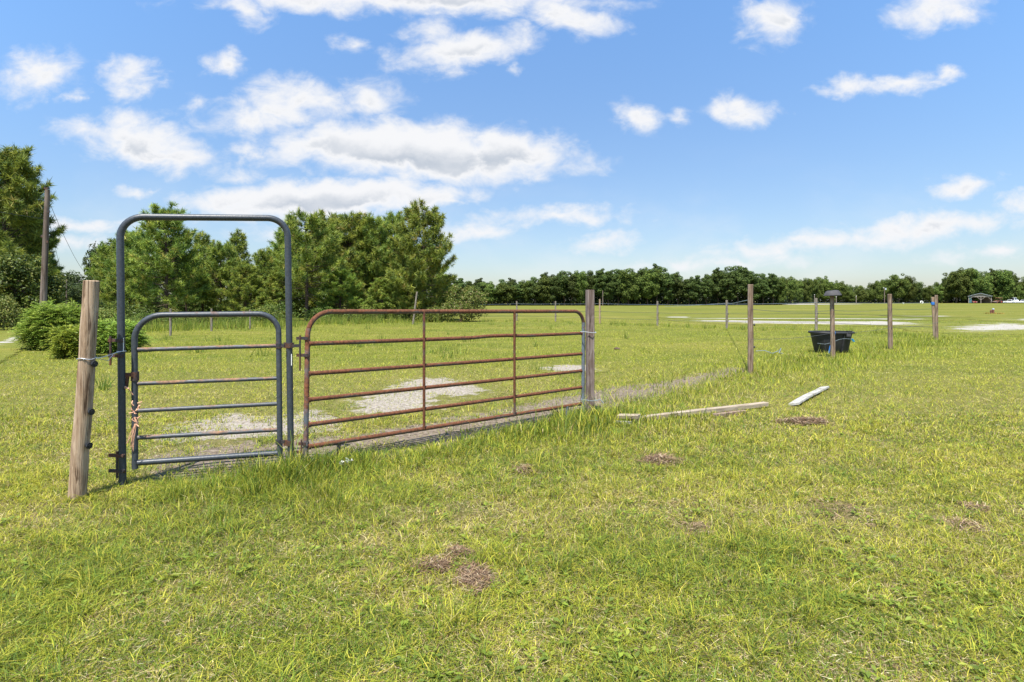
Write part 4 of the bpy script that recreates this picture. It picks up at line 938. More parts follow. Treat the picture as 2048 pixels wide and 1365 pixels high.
# ------------------------------------------------------------------ twine, ties, small litter
def small():
    c = at(272, 835, 4.57); R.seed(3); mb = MB()
    for k in range(15):
        p = c + Vector((R.uniform(-.012, .025), R.uniform(-.02, .0), R.uniform(-.06, .12))); q = p + Vector((R.uniform(-.035, .035), R.uniform(-.02, .01), R.uniform(-.05, .05))); mb.tube([p, p.lerp(q, .5) + Vector((R.uniform(-.02, .02), -.01, 0)), q], .0045, 5)
    for k in range(9):
        p = c + Vector((R.uniform(-.01, .01), -.01, -.05)); q = p + Vector((R.uniform(-.06, .015), R.uniform(-.03, .01), R.uniform(-.22, -.12))); mb.tube([p, p.lerp(q, .5) + Vector((R.uniform(-.01, .02), -.008, 0)), q], .0018, 4)
    tag(mb.build('baling_twine', M['twine'], loc=tuple(c)), 'frayed orange twine tied round the left upright of the walk gate', 'twine')
    mb = MB(); c = at(255, 777, 4.58)
    mb.tube([at(249, 777, 4.57), c, at(262, 785, 4.58), at(266, 790, 4.59)], .004, 5); mb.tube([at(250, 774, 4.56), at(258, 778, 4.56)], .007, 5)
    tag(mb.build('twine_scrap', M['twine'], loc=tuple(c)), 'small orange twine scrap hanging under the gate latch', 'twine')
    mb = MB(); k = 22; wl = Vector((*P(155, 997), 0)); top = at(183, 563, wl.y); ce = wl.lerp(top, (997 - 717) / (997 - 563))
    ring = [ce + Vector((math.cos(a) * .060, math.sin(a) * .060, .006 * math.sin(3 * a))) for a in np.linspace(0, 6.5, k)]
    mb.tube(ring, .0028, 5); mb.tube([ce + Vector((.02, -.060, 0)), at(205, 715, 4.40), at(235, 705, 4.52), at(251, 702, 4.55)], .0028, 5); mb.tube([ce + Vector((.02, -.060, -.004)), at(200, 718, 4.40), at(216, 722, 4.50), at(226, 710, 4.53)], .0028, 5)
    pc_ = at(243, 703, YL); mb.tube([pc_ + Vector((math.cos(a) * .031, math.sin(a) * .031, 0)) for a in np.linspace(0, 6.4, 16)], .0025, 5)
    tag(mb.build('tie_wire', M['wire'], loc=tuple(ce)), 'bright wire tying the leaning post to the blue frame', 'wire')
    x, y = P(1180, 834)
    for py, mt, lb in ((664, 'wire', 'upper wire tie holding the rusty gate to its post'), (799, 'rope_grey', 'lower cord tie holding the rusty gate to its post')):
        z = at(1180, py, y).z; mb = MB(); g = at(1166, 0, 7.40)
        pts = [Vector((g.x - .03, y - .04, z)), Vector((g.x, y - .075, z + .005)), Vector((x + .02, y - .075, z - .01)), Vector((x + .075, y - .03, z - .012)), Vector((x + .07, y + .07, z)), Vector((x - .05, y + .075, z)), Vector((g.x - .035, y + .02, z)), Vector((g.x - .03, y - .04, z))]
        mb.tube(pts, .005, 5)
        if py > 700: mb.tube([pts[3], pts[3] + Vector((.05, -.02, .02)), pts[3] + Vector((.09, -.03, -.03))], .006, 5)
        tag(mb.build('tie_wire', M[mt], loc=(x, y, z)), lb, 'wire')
    # white rag in the grass by the gate foot
    x, y = P(692, 940); mb = MB(); R.seed(9)
    for k in range(9):
        c = Vector((x + R.uniform(-.05, .06), y + R.uniform(-.03, .03), .05 + R.uniform(-.02, .04))); mb.tube([c, c + Vector((R.uniform(-.02, .02), R.uniform(-.02, .02), R.uniform(.015, .035)))], [R.uniform(.012, .022), .006], 6, wob=.3)
    tag(mb.build('white_scrap', M['white'], loc=(x, y, 0)), 'crumpled white scrap in grass by the rusty gate foot', 'litter')
    # blue tie on the leaning post
    x, y = P(1870, 675); c = at(1866.6, 607, y)
    tag(MB().tube([c + Vector((0, 0, -.06)), c + Vector((0, 0, -.02)), c + Vector((0, 0, .05))], [.085, .090, .086], 10, wob=.06).build('blue_tie', M['rope_blue'], loc=tuple(c)), 'blue tape wrapped near the top of the leaning post', 'tape')
    # pale blue cord in the grass by the tall brown post
    pts = [Vector((*P(px, py), .05 + .03 * math.sin(i * 2.1))) for i, (px, py) in enumerate(((1512, 706), (1530, 707), (1545, 709), (1556, 706), (1562, 702), (1558, 708), (1566, 711)))]
    tag(MB().tube(pts, .010, 5).build('cord', M['rope_grey'], loc=tuple(pts[2])), 'pale cord lying in grass between tall brown post and tub', 'cord')
    x, y = P(1234, 700); tag(MB().tube([Vector((x - .09, y, .03)), Vector((x, y + .01, .045)), Vector((x + .09, y, .03))], [.025, .032, .022], 7, wob=.2).build('stick', M['bark'], loc=(x, y, 0)), 'short dark stick lying in the middle of the paddock', 'stick')
    x, y = P(138, 716); o = tag(MB().tube([Vector((x - .13, y, .02)), Vector((x - .05, y, .12)), Vector((x + .03, y, .10)), Vector((x + .12, y, .02))], [.02, .05, .06, .03], 7, wob=.2).build('stump', M['bark'], loc=(x, y, 0)), 'dark broken stump under the feathery bush', 'stump')
small()

# ------------------------------------------------------------------ fence wires
def wire_run(px_list, fr, r, mat, name, label, sag=.02):
    pts = []
    for (px, base, h) in px_list:
        x, y = P(px, base); pts.append(Vector((x, y - .06, h * fr)))
    mb = MB(); out = []
    for a, b in zip(pts[:-1], pts[1:]):
        for k in range(6): t = k / 6; out.append(a.lerp(b, t) - Vector((0, 0, sag * 4 * t * (1 - t))))
    out.append(pts[-1]); mb.tube(out, r, 4); return tag(mb.build(name, M[mat], loc=tuple(pts[0])), label, 'wire')
back = [(921.5, 643.5, 1.4), (1033.5, 642, 1.45), (1111, 643.5, 1.45), (1199.5, 648, 1.5), (1315, 652.5, 1.45), (1453.5, 658, 1.5), (1632.5, 661, 1.6), (1870, 675, 1.6)]
wire_run(back, .88, .010, 'rope_grey', 'fence_wire', 'top wire along the back fence of the paddock')
wire_run(back, .54, .009, 'wire_dark', 'fence_wire', 'middle wire along the back fence of the paddock')
wire_run(back, .26, .009, 'wire_dark', 'fence_wire', 'bottom wire along the back fence of the paddock')
front = [(1501, 748, 1.7), (1666, 717, 1.6), (1781, 698, 1.6), (1873, 680.5, 1.6)]
wire_run(front, .78, .005, 'wire_dark', 'fence_wire', 'upper wire between the tall brown post and the close pair of posts', .05)
wire_run(front, .42, .005, 'wire_dark', 'fence_wire', 'lower wire between the tall brown post and the close pair of posts', .05)
a = at(1330, 613.5, 34); b = at(1453, 607, 31); c = at(1490, 602, 14)
tag(MB().tube([a, a.lerp(b, .5) - Vector((0, 0, .02)), b, b.lerp(c, .5) - Vector((0, 0, .04)), c, at(1501, 600, 11.72)], .009, 5).build('slack_rope', M['rope_grey'], loc=tuple(b)), 'slack grey cord rising to the tall brown post', 'cord')
post_l = [(341, 672, 1.1), (423, 663, 1.1), (500, 659, 1.1)]
wire_run(post_l, .9, .005, 'wire_dark', 'fence_wire', 'wire between the grey posts seen through the arch')

# ------------------------------------------------------------------ utility poles and lines
def utility():
    Y = 30; b = Vector((xat(84, Y), Y, -.4)); t = at(95, 380, Y); o = empty('utility_pole', (b.x, b.y, 0), 'tall weathered wooden utility pole left of the leafy bush', 'pole')
    pts = [b.lerp(t, k / 9) for k in range(10)]; MB().tube(pts, [.165 - .055 * k / 9 for k in range(10)], 12).build('shaft', M['bark_pole'], o)
    MB().box(t + Vector((.0, -.05, .06)), (.26, .08, .07)).build('top_bracket', M['iron'], o, smooth=False)
    for dx in (-.09, .09): MB().tube([t + Vector((dx, -.05, .08)), t + Vector((dx, -.05, .17))], [.035, .025], 8).build('insulator', M['insulator'], o)
    for z, dx in ((6.2, .14), (4.6, .14), (4.9, -.14)):
        p = b.lerp(t, (z + .4) / (t.z + .4)); MB().box(p + Vector((dx, -.06, 0)), (.10, .06, .13)).build('bracket', M['iron'], o, smooth=False)
    p = b.lerp(t, .16); MB().tube([p - Vector((0, 0, .08)), p + Vector((0, 0, .08))], .166, 12).build('pale_band', M['white'], o)
    top = t + Vector((0, 0, .02)); far = Vector((xat(133, 85), 85, 4.2))
    def line(a, b, sag, lb, r=.012):
        pts = [a.lerp(b, k / 14) - Vector((0, 0, sag * 4 * (k / 14) * (1 - k / 14))) for k in range(15)]
        tag(MB().tube(pts, r, 4).build('power_line', M['wire_dark'], loc=tuple(a)), lb, 'power line')
    line(b.lerp(t, .95), at(184, 557, 75), .9, 'power line running from the utility pole towards the grove')
    line(b.lerp(t, .86), far, .7, 'lower power line from the utility pole to the far thin pole')
    line(b.lerp(t, .80), Vector((-30, 14, 7.6)), .35, 'power line leaving the utility pole towards the left edge')
    for px, top, base, Y, w, lb in ((133, 560, 0, 85, .20, 'thin far utility pole at the end of the drive'), (1205.5, 582, 0, 172, .24, 'thin pole standing before the far pine wood')):
        x = xat(px, Y); z = float(ground_z(x, Y)); tz = at(px, top, Y).z
        oo = empty('utility_pole', (x, Y, z), lb, 'pole'); MB().tube([(x, Y, z - .4), (x, Y, (z + tz) / 2), (x, Y, tz)], [w * .55, w * .5, w * .4], 8).build('shaft', M['bark_pole'], oo)
        MB().tube([(x, Y, tz - .02), (x, Y, tz + .1)], [w * .35, w * .2], 8).build('cap', M['iron'], oo)
    Y = 240; x = xat(1769, Y); z = float(ground_z(x, Y)); tz = at(1769, 577, Y).z
    oo = empty('lamp_pole', (x, Y, z), 'far pole with white lamp and transformer before the right wood', 'pole')
    MB().tube([(x, Y, z - .4), (x, Y, tz)], [.17, .13], 8).build('shaft', M['bark_pole'], oo)
    MB().tube([(x + .5, Y, tz - .7), (x + .5, Y, tz + .1)], [.30, .30], 10).build('transformer', M['tin'], oo)
    MB().tube([(x, Y, tz + .1), (x - .5, Y - .4, tz + .3), (x - .8, Y - .6, tz + .1)], [.06, .06, .22], 8).build('lamp_arm', M['white'], oo)
    for px, top, w, mt, lb in ((1712.5, 593, .22, 'wood_old', 'pale thin post in the far field right of the capped post'), (1629, 590, .20, 'wood_old', 'far pale pole behind the grey back fence post'), (1672.5, 594, .22, 'wood_old', 'far pale post showing right of the pan capped post')):
        Y = 200; x = xat(px, Y); z = float(ground_z(x, Y)); tz = at(px, top, Y).z
        oo = empty('far_post', (x, Y, z), lb, 'post'); MB().tube([(x, Y, z - .3), (x, Y, tz)], [w * .6, w * .5], 7).build('shaft', M[mt], oo)
        MB().tube([(x, Y, tz), (x, Y, tz + .12)], [w * .6, w * .2], 7).build('cap', M['white'], oo)
utility()

# ------------------------------------------------------------------ shed, vehicles, far yard
def shed():
    Y = 258; x0, x1 = xat(1938, Y), xat(1982, Y); xm = xat(1961, Y); z = float(ground_z(xm, Y)); D = 9.0
    yaw = -math.atan2(xm, Y)
    ze, zr = at(0, 593.2, Y).z, at(0, 587.2, Y).z; o = empty('open_shed', (xm, Y, z), 'open gabled shed with pale tin roof at the far right', 'shed')
    o.rotation_euler.z = yaw; o.scale = (.80, 1, 1)
    t = .12
    for sg, xe in ((-1, x0 - .4), (1, x1 + .4)):
        n = 6
        for k in range(n):
            ya, yb = Y - .5 + (D + 1) * k / n, Y - .5 + (D + 1) * (k + 1) / n - .03; mb = MB()
            vs = [(xe, ya, ze), (xm, ya, zr), (xm, yb, zr), (xe, yb, ze)]; up = [(a, b, c + t) for a, b, c in vs]
            mb.add(vs + up, [(0, 1, 2, 3), (7, 6, 5, 4), (0, 4, 5, 1), (1, 5, 6, 2), (2, 6, 7, 3), (3, 7, 4, 0)]); mb.build('roof_panel', M['tin'], o, smooth=False)
    for xx in (x0, xm + .2, x1):
        for yy in (Y, Y + D): MB().box((xx, yy, (z + ze) / 2), (.26, .26, ze - z)).build('post', M['timber'], o, smooth=False)
    mb = MB(); mb.add([(x0, Y + .02, ze - .05), (x1, Y + .02, ze - .05), (xm, Y + .02, zr - .1), (x0, Y + .14, ze - .05), (x1, Y + .14, ze - .05), (xm, Y + .14, zr - .1)], [(0, 1, 2), (5, 4, 3), (0, 3, 4, 1), (1, 4, 5, 2), (2, 5, 3, 0)]); mb.build('gable', M['timber'], o, smooth=False)
    MB().box(((x0 + x1) / 2, Y - .08, ze - .15), (x1 - x0, .14, .30)).build('beam', M['timber'], o, smooth=False)
    for a, b in (((x0 + .2, ze - 1.5), (x0 + 1.7, ze - .2)), ((xm + .3, ze - 1.6), (xm + 2.0, ze - .2)), ((xm + .1, ze - 1.6), (xm - 1.6, ze - .2)), ((x1 - .2, ze - 1.5), (x1 - 1.6, ze - .2))):
        MB().tube([(a[0], Y - .2, a[1]), (b[0], Y - .2, b[1])], .10, 4).build('brace', M['timber'], o)
    MB().box((x0 + .12, Y + D / 2, (z + ze) / 2), (.12, D - .4, ze - z - .1)).build('side_wall', M['teal'], o, smooth=False)
    MB().box(((x0 + x1) / 2, Y + D - .25, (z + ze) / 2), (x1 - x0 - .5, .12, ze - z - .1)).build('rear_wall', M['wood_brown'], o, smooth=False)
    MB().box((x0 + .7, Y - .02, (z + ze) / 2), (1.3, .08, ze - z - .4)).build('front_panel', M['teal'], o, smooth=False)
def vehicle(name, px, Y, L_, W_, H_, mat, label, yaw, cab=(.30, .78), cat='car', z_off=0):
    x = xat(px, Y); z = float(ground_z(x, Y)); o = empty(name, (x, Y, z), label, cat); o.rotation_euler.z = yaw
    def part(vs, fs, nm, m):
        mb = MB(); mb.add(vs, fs); ob = mb.build(nm, M[m], smooth=False); ob.parent = o; return ob
    def loft(prof, w, nm, m, wt=None):
        n = len(prof); vs = [(a - L_ / 2, -(wt[i] if wt else w) / 2, b) for i, (a, b) in enumerate(prof)] + [(a - L_ / 2, (wt[i] if wt else w) / 2, b) for i, (a, b) in enumerate(prof)]
        fs = [tuple(range(n)), tuple(range(2 * n - 1, n - 1, -1))] + [(i, n + i, n + (i + 1) % n, (i + 1) % n) for i in range(n)]
        return part(vs, fs, nm, m)
    h1 = H_ * .58
    loft([(0, .35), (0, h1 * .85), (L_ * .05, h1), (L_ * .97, h1), (L_, h1 * .8), (L_, .35)], W_, 'body', mat)
    c0, c1 = cab[0] * L_, cab[1] * L_
    loft([(c0, h1 - .01), (c0 + .45, H_), (c1 - .35, H_), (c1, h1 - .01)], W_ * .9, 'cabin', mat)
    loft([(c0 + .14, h1 + .05), (c0 + .48, H_ - .12), (c1 - .40, H_ - .12), (c1 - .12, h1 + .05)], W_ * .91, 'side_window', 'glass')
    for a, b, nm in ((c0 - .015, c0 + .42, 'windscreen'), (c1 + .015, c1 - .34, 'rear_window')):
        q = a - L_ / 2, b - L_ / 2; e = -.012 if a < b else .012
        part([(q[0] + .05 * (1 if a < b else -1) + e, -W_ * .38, h1 + .06), (q[0] + .05 * (1 if a < b else -1) + e, W_ * .38, h1 + .06), (q[1] - .03 + e, W_ * .36, H_ - .08), (q[1] - .03 + e, -W_ * .36, H_ - .08)], [(0, 1, 2, 3)], nm, 'glass')
    for a in (.2, .8):
        for s in (-1, 1):
            mb = MB(); mb.tube([(a * L_ - L_ / 2, s * (W_ / 2 - .20), .34), (a * L_ - L_ / 2, s * (W_ / 2 + .02), .34)], .34, 14); w = mb.build('wheel', M['tyre']); w.parent = o
            mb = MB(); mb.tube([(a * L_ - L_ / 2, s * (W_ / 2 + .02), .34), (a * L_ - L_ / 2, s * (W_ / 2 + .04), .34)], .18, 10); h = mb.build('rim', M['tin']); h.parent = w
    for s in (-1, 1):
        mb = MB(); mb.box((-L_ / 2 - .01, s * W_ * .36, h1 * .78), (.04, .26, .14)); q = mb.build('headlight', M['white'], smooth=False); q.parent = o
    return o
def far_yard():
    shed()
    vehicle('pickup_truck', 2020, 256, 4.6, 1.8, 1.75, 'paint_white', 'white pickup parked right of the open shed', 2.2, (.28, .68), 'truck')
    vehicle('camper_van', 2023.5, 262, 4.6, 2.0, 2.6, 'paint_white', 'white van standing behind the white pickup', 1.9, (.12, .95), 'van')
    vehicle('parked_car', 2048, 254, 4.4, 1.75, 1.5, 'paint_white', 'white car cut by the right edge of the picture', .3, (.25, .85), 'car')
    vehicle('parked_car', 1947.5, 260.5, 3.6, 1.6, 1.35, 'paint_red', 'faded red car sheltering inside the open shed', 1.2, (.3, .85), 'car')
    # small tractor with canopy and trailer
    Y = 255; x = xat(1995, Y); z = float(ground_z(x, Y)); o = empty('tractor', (x, Y, z), 'rusty brown tractor with canopy right of the open shed', 'tractor')
    MB().box((x - .3, Y, z + 1.0), (2.0, .8, .7)).build('hood', M['paint_brown'], o, smooth=False); MB().box((x + .9, Y, z + 1.1), (.8, 1.2, .9)).build('seat_box', M['paint_brown'], o, smooth=False)
    MB().box((x + .6, Y, z + 2.45), (2.1, 1.7, .16), taper=.9).build('canopy', M['paint_brown'], o, smooth=False)
    for dx in (-.2, 1.4):
        for dy in (-.6, .6): MB().tube([(x + dx, Y + dy, z + 1.2), (x + dx, Y + dy, z + 2.4)], .05, 6).build('canopy_post', M['iron'], o)
    for dx, r in ((-.9, .42), (1.0, .72)):
        for s in (-1, 1):
            w = MB().tube([(x + dx, Y + s * .6, z + r), (x + dx, Y + s * .95, z + r)], r, 14).build('wheel', M['tyre'], o); MB().tube([(x + dx, Y + s * .95, z + r), (x + dx, Y + s * .98, z + r)], r * .5, 10).build('rim', M['paint_red'], w)
    x = xat(1988.5, Y); o = empty('flat_trailer', (x, Y, z), 'low brown flat trailer beside the shed corner', 'trailer')
    MB().box((x, Y, z + .62), (2.3, 1.5, .16)).build('deck', M['paint_brown'], o, smooth=False); MB().box((x, Y, z + .8), (2.2, 1.4, .22)).build('load', M['timber'], o, smooth=False)
    for s in (-1, 1): MB().tube([(x, Y + s * .78, z + .32), (x, Y + s * .98, z + .32)], .32, 12).build('wheel', M['tyre'], o)
    # brush pile, tyre, bucket, box trailer
    x, Y = xat(1843.5, 240), 240; z = float(ground_z(x, Y)); mb = MB(); mb.tube([(x + .5 * math.cos(a), Y + .1 * math.sin(a), z + .5 + .5 * math.sin(a)) for a in np.linspace(0, 6.2832, 20)], .16, 8)
    tag(mb.build('painted_tyre', M['white'], loc=(x, Y, z)), 'white painted tyre standing in the far field', 'tyre')
    x, Y = xat(1806.5, 215), 215; z = float(ground_z(x, Y)); mb = MB(); mb.tube([(x, Y, z - .05), (x, Y, z + .45), (x, Y, z + .5)], [.28, .36, .38], 12)
    tag(mb.build('bucket', M['white'], loc=(x, Y, z)), 'white bucket in the far field left of the leaning posts', 'bucket')
    x, Y = xat(1574, 225), 225; z = float(ground_z(x, Y)); o = empty('box_trailer', (x, Y, z), 'small white box trailer at the edge of the far sandy yard', 'trailer')
    MB().box((x, Y, z + .95), (1.9, 1.5, 1.1), taper=.96).build('box', M['paint_white'], o, smooth=False)
    for s in (-1, 1): MB().tube([(x, Y + s * .6, z + .33), (x, Y + s * .82, z + .33)], .33, 12).build('wheel', M['tyre'], o)
    MB().box((x, Y, z + .37), (2.4, .3, .08)).build('drawbar', M['iron'], o, smooth=False)
    # pair of short pipes on a yellow base
    for px, lb, h in ((1982, 'dark short pipe stub in the far field, left of the two', .42), (1986.5, 'dark short pipe stub with grey cap, right of the two', .62)):
        Y = 66; x = xat(px, Y); o = empty('pipe_stub', (x, Y, 0), lb, 'pipe'); MB().tube([(x, Y, -.1), (x, Y, h * .8)], .10, 10).build('pipe', M['paint_brown'], o)
        MB().tube([(x, Y, h * .8), (x, Y, h)], [.12, .10], 10).build('cap', M['tin' if h > .5 else 'paint_brown'], o)
    n = 260; a = rng.uniform(0, 6.28, n); q = rng.uniform(0, 1, n) ** .5; X = xat(1988, 66) + np.cos(a) * q * 1.0; YY = 66 + np.sin(a) * q * .9
    v, t, c = spikes(np.stack([X, YY, np.zeros(n)], 1), unit(np.stack([rng.normal(size=n) * .4, rng.normal(size=n) * .4, np.ones(n)], 1)), rng.uniform(.08, .22, n), rng.uniform(.03, .06, n), mixcol(n, [(.30, .17, .04), (.28, .21, .05), (.20, .22, .05)], (2, 2, 1)))
    tag(tri_mesh('dry_weeds', v, t, c, M['straw'], loc=(0, 0, 0)), 'orange dry weeds round the two pipe stubs', 'weeds', kind='stuff')
far_yard()

# ------------------------------------------------------------------ dry clippings and grass
CLUMPS = [  # px, py, half width px, half height px, label
    (866, 1138, 34, 12, 'brown clump of dry cut grass, nearer left one of the foreground pair', 760), (912, 1112, 22, 9, 'brown clump of dry cut grass behind the foreground pair', 460), (948, 1162, 30, 25, 'largest brown clump of dry cut grass, right one of the foreground pair', 1000),
    (1322, 926, 42, 9, 'reddish brown dry grass clump below the long board', 420), (1050, 943, 18, 7, 'small brown dry grass clump in the middle lawn', 200), (1612, 846, 50, 6, 'flat straw streak below the bleached plank', 420),
    (1388, 1062, 32, 12, 'thin brown dry grass smear right of the dark green patch', 160), (1925, 1058, 38, 15, 'dark brown dry clump near the right edge', 260), (1688, 1030, 52, 24, 'scattered brown dry clump in the right lawn', 260), (1945, 1020, 26, 9, 'brown dry clump behind the dark one near the right edge', 180)]
def clumps():
    for i, (px, py, hw, hh, lb, n) in enumerate(CLUMPS):
        n = int(n * (1.8 if i < 6 else .8))
        x, y = P(px, py); rx = hw / FPX * y; ry = abs(P(px, py - hh)[1] - y)
        a = rng.uniform(0, 6.28, n); q = rng.uniform(0, 1, n) ** .55; X = np.cos(a) * q * rx * (1 + .25 * np.sin(3 * a + i)); Y_ = np.sin(a) * q * ry * (1 + .25 * np.cos(2 * a + i))
        dome = .045 * (1 - q ** 2) * min(1, rx / .15) + .006; Z = rng.uniform(.2, 1.0, n) * dome + .012
        an = rng.uniform(0, 6.28, n); L_ = rng.uniform(.025, .085, n) * max(1, y / 4); d = np.stack([np.cos(an), np.sin(an), rng.normal(size=n) * .18], 1); s = np.stack([-np.sin(an), np.cos(an), np.zeros(n)], 1)
        w = rng.uniform(.0010, .0022, n)[:, None] * max(1, y / 3.2); p = np.stack([X, Y_, Z], 1); m = p + d * L_[:, None] * .5 + s * (rng.normal(size=n) * .015)[:, None] + [0, 0, .006]; e = p + d * L_[:, None]
        v = np.stack([p - s * w, p + s * w, m + s * w, m - s * w, e], 1).reshape(-1, 3); k = np.arange(n)[:, None] * 5
        t = np.concatenate([k + [[0, 1, 2]], k + [[0, 2, 3]], k + [[3, 2, 4]]])
        c = mixcol(n, [(.15, .090, .055), (.25, .160, .095), (.36, .26, .16), (.09, .058, .040), (.46, .38, .26)], (4, 4, 3, 3, 1))
        tag(tri_mesh('dry_grass_clump', v, t, np.repeat(c, 5, 0), M['straw'], loc=(x, y, 0)), lb, 'dry grass', None)
clumps()

GATE_L = [P(246, 976), P(583, 944), P(700, 920), P(950, 878), P(1180, 836)]
FENCE_R = [P(1180, 836), P(1300, 800), P(1501, 750), P(1666, 718), P(1781, 699), P(1873, 682)]
FENCE_B = [P(921.5, 643.5), P(1111, 643.5), P(1199.5, 648), P(1315, 652.5), P(1453.5, 658), P(1632.5, 661), P(1870, 675)]
GROVE = [P(190, 668), P(300, 662), P(400, 658), P(520, 655), P(640, 649), P(760, 647), P(880, 644)]
def blob(x, y, px, py, hw, hh):
    cx, cy = P(px, py); rx = hw / FPX * cy; ry = abs(P(px, py - hh)[1] - cy); return np.exp(-(((x - cx) / rx) ** 2 + ((y - cy) / ry) ** 2))

def grass():
    K = CAM_H * FPX * FPX
    # candidate blades: dense near the eye, thinning with distance as they grow sub-pixel
    def sample(n, y0, y1, x0=-300, x1=2350):
        py = rng.uniform(CAM_H * FPX / y1 + HOR, CAM_H * FPX / y0 + HOR, n); px = rng.uniform(x0, x1, n)
        Y = CAM_H * FPX / (py - HOR); return (px - 1024) / FPX * Y, Y
    sets = [sample(235000, 1.9, 4.2), sample(215000, 4.2, 9), sample(130000, 9, 22), sample(50000, 22, 46)]
    x = np.concatenate([s[0] for s in sets]); y = np.concatenate([s[1] for s in sets]); n = len(x)
    # near the feet cap the density
    keep = rng.random(n) < np.clip((y / 2.9) ** 2.2, .35, 1)
    bare = np.zeros(n)
    for poly, soft in BARE:
        lo = poly.min(0) - 1; hi = poly.max(0) + 1; k = np.where((x > lo[0]) & (x < hi[0]) & (y > lo[1]) & (y < hi[1]))[0]
        if len(k):
            sd = sdist(x[k], y[k], poly) / soft + (fbm(x[k] * 5, y[k] * 5, 33, 4) - .5) * 5 + rng.normal(size=len(k)) * .5; bare[k] = np.maximum(bare[k], np.clip(sd + .5, 0, 1))
    thin = fbm(x * 1.3, y * 1.3, 21, 3)
    keep &= rng.random(n) > bare * np.where(thin > .60, .55, .94)
    for (px, py, hw, hh, lb, _) in CLUMPS: keep &= rng.random(n) > blob(x, y, px, py, hw, hh) * .85
    x, y = x[keep], y[keep]; n = len(x)
    dg = seg_dist(x, y, GATE_L); dr = seg_dist(x, y, FENCE_R); db = seg_dist(x, y, FENCE_B); dv = seg_dist(x, y, GROVE)
    nb = fbm(x * .45, y * .45, 1, 4); nm = fbm(x * 1.6, y * 1.6, 2, 4); nf = fbm(x * 6, y * 6, 3, 3)
    # height of the sward
    h = .014 + .034 * nm + .016 * rng.random(n)
    front = y < np.interp(x, [q[0] for q in GATE_L], [q[1] for q in GATE_L])
    gx = np.interp(x, [P(246, 976)[0], P(420, 960)[0], P(600, 940)[0], P(700, 920)[0], P(800, 900)[0], P(950, 878)[0], P(1180, 836)[0]], [.2, .4, 1.5, 1.3, .5, .9, 1.4])
    tall_g = np.exp(-((dg - .22) / .30) ** 2) * gx * np.where(front, 1, .25) * (x > P(246, 976)[0] - .2) * (x < P(1180, 836)[0] + .1)
    tall_r = np.exp(-((dr + 1.2 * (nm - .5)) / 1.25) ** 2) * (fbm(x * .7, y * .7, 17, 3) + .35); tall_b = np.exp(-(db / .8) ** 2); tall_v = np.exp(-(dv / 1.6) ** 2)
    tuft = (nf > .62) * (nm > .48)
    soft = blob(x, y, 560, 985, 190, 55) + .8 * blob(x, y, 1120, 880, 150, 28) + .7 * blob(x, y, 700, 945, 90, 25)
    h = h + .07 * tall_g * (.3 + nf) + .095 * tall_r * (.2 + nm * nf * 2) + .12 * tall_b * (.2 + nf) + .26 * tall_v * (.3 + nf) + .05 * np.clip(soft, 0, 1) * (.4 + nf) + .03 * tuft
    h *= np.where(rng.random(n) < .04, rng.uniform(1.3, 2.0, n), 1) * rng.uniform(.65, 1.25, n)
    spike = rng.random(n) < .035 * np.clip(tall_g + .5 * tall_r + .6 * np.clip(soft, 0, 1), 0, 1); h = np.where(spike, h * rng.uniform(1.3, 2.1, n), h)
    lod = np.clip(y / 5.0, .8, 9)
    w = rng.uniform(.0026, .0062, n) * (1 + .25 * np.clip(tall_g + tall_r, 0, 1)) * lod ** .92
    h = h * np.clip(y / 9, 1, 1.9) ** .55
    lean = rng.uniform(.35, 2.4, n) * np.where(h > .10, .4, 1)
    # colour: yellow-green sward with lusher, straw and thatch-brown patches
    pal = np.array([(.240, .272, .026), (.355, .360, .036), (.475, .420, .060), (.145, .215, .026), (.560, .470, .225), (.285, .195, .105), (.085, .130, .022)])
    straw = np.clip((fbm(x * 1.3, y * 1.3, 7, 5) - .47) * 4.6, 0, 1); lush = np.clip((fbm(x * 1.1, y * 1.1, 9, 5) - .50) * 5, 0, 1)
    lush = np.clip(lush + tall_g + .9 * tall_r + .6 * np.clip(soft, 0, 1) + 1.5 * blob(x, y, 1285, 1110, 120, 38) + .5 * blob(x, y, 1900, 1300, 300, 90) + .4 * blob(x, y, 420, 1040, 240, 50), 0, 1)
    straw = np.clip(straw + .7 * blob(x, y, 1720, 1020, 280, 80) + .7 * blob(x, y, 1100, 1000, 260, 50) + .5 * blob(x, y, 1420, 1230, 220, 70) + .5 * blob(x, y, 760, 1120, 150, 60) + .5 * blob(x, y, 900, 960, 200, 30) + .5 * blob(x, y, 1850, 745, 150, 12), 0, 1) * (1 - .75 * lush)
    yel = np.clip((x + .5) / 5, 0, 1) * (y > 3.4) * 1.3 + .6 * (x < -3.0) + .35 * (fbm(x * .35, y * .35, 51, 3) > .52)
    cl = fbm(x * 9, y * 9, 41, 3); c2 = fbm(x * 3.2, y * 3.2, 43, 3)
    straw = np.clip(straw + np.clip((cl - .56) * 5, 0, .9) * (1 - .6 * lush) + np.clip((c2 - .58) * 5, 0, .6), 0, 1); lush = np.clip(lush + np.clip((.42 - cl) * 5, 0, .8), 0, 1)
    straw = np.clip(straw + np.clip((fbm(x * 2.1, y * 2.1, 61, 4) - .50) * 3.5, 0, .8) * np.clip(yel, 0, 1) * (1 - .7 * lush), 0, 1)
    W = np.stack([2.2 + 0 * x, 1.8 + 1.2 * yel, .55 + 1.0 * yel + .6 * straw, .5 + 3.2 * lush, .25 + 2.6 * straw, .22 + 1.3 * straw + .5 * tall_r, .25 + 1.3 * lush], 1); W /= W.sum(1, keepdims=True)
    u = rng.random(n)[:, None]; kk = (u > np.cumsum(W, 1)).sum(1).clip(0, 6)
    col = pal[kk] * rng.uniform(.6, 1.4, (n, 1)) * (.72 + .56 * fbm(x * 14, y * 14, 47, 2))[:, None]; dead = kk >= 4
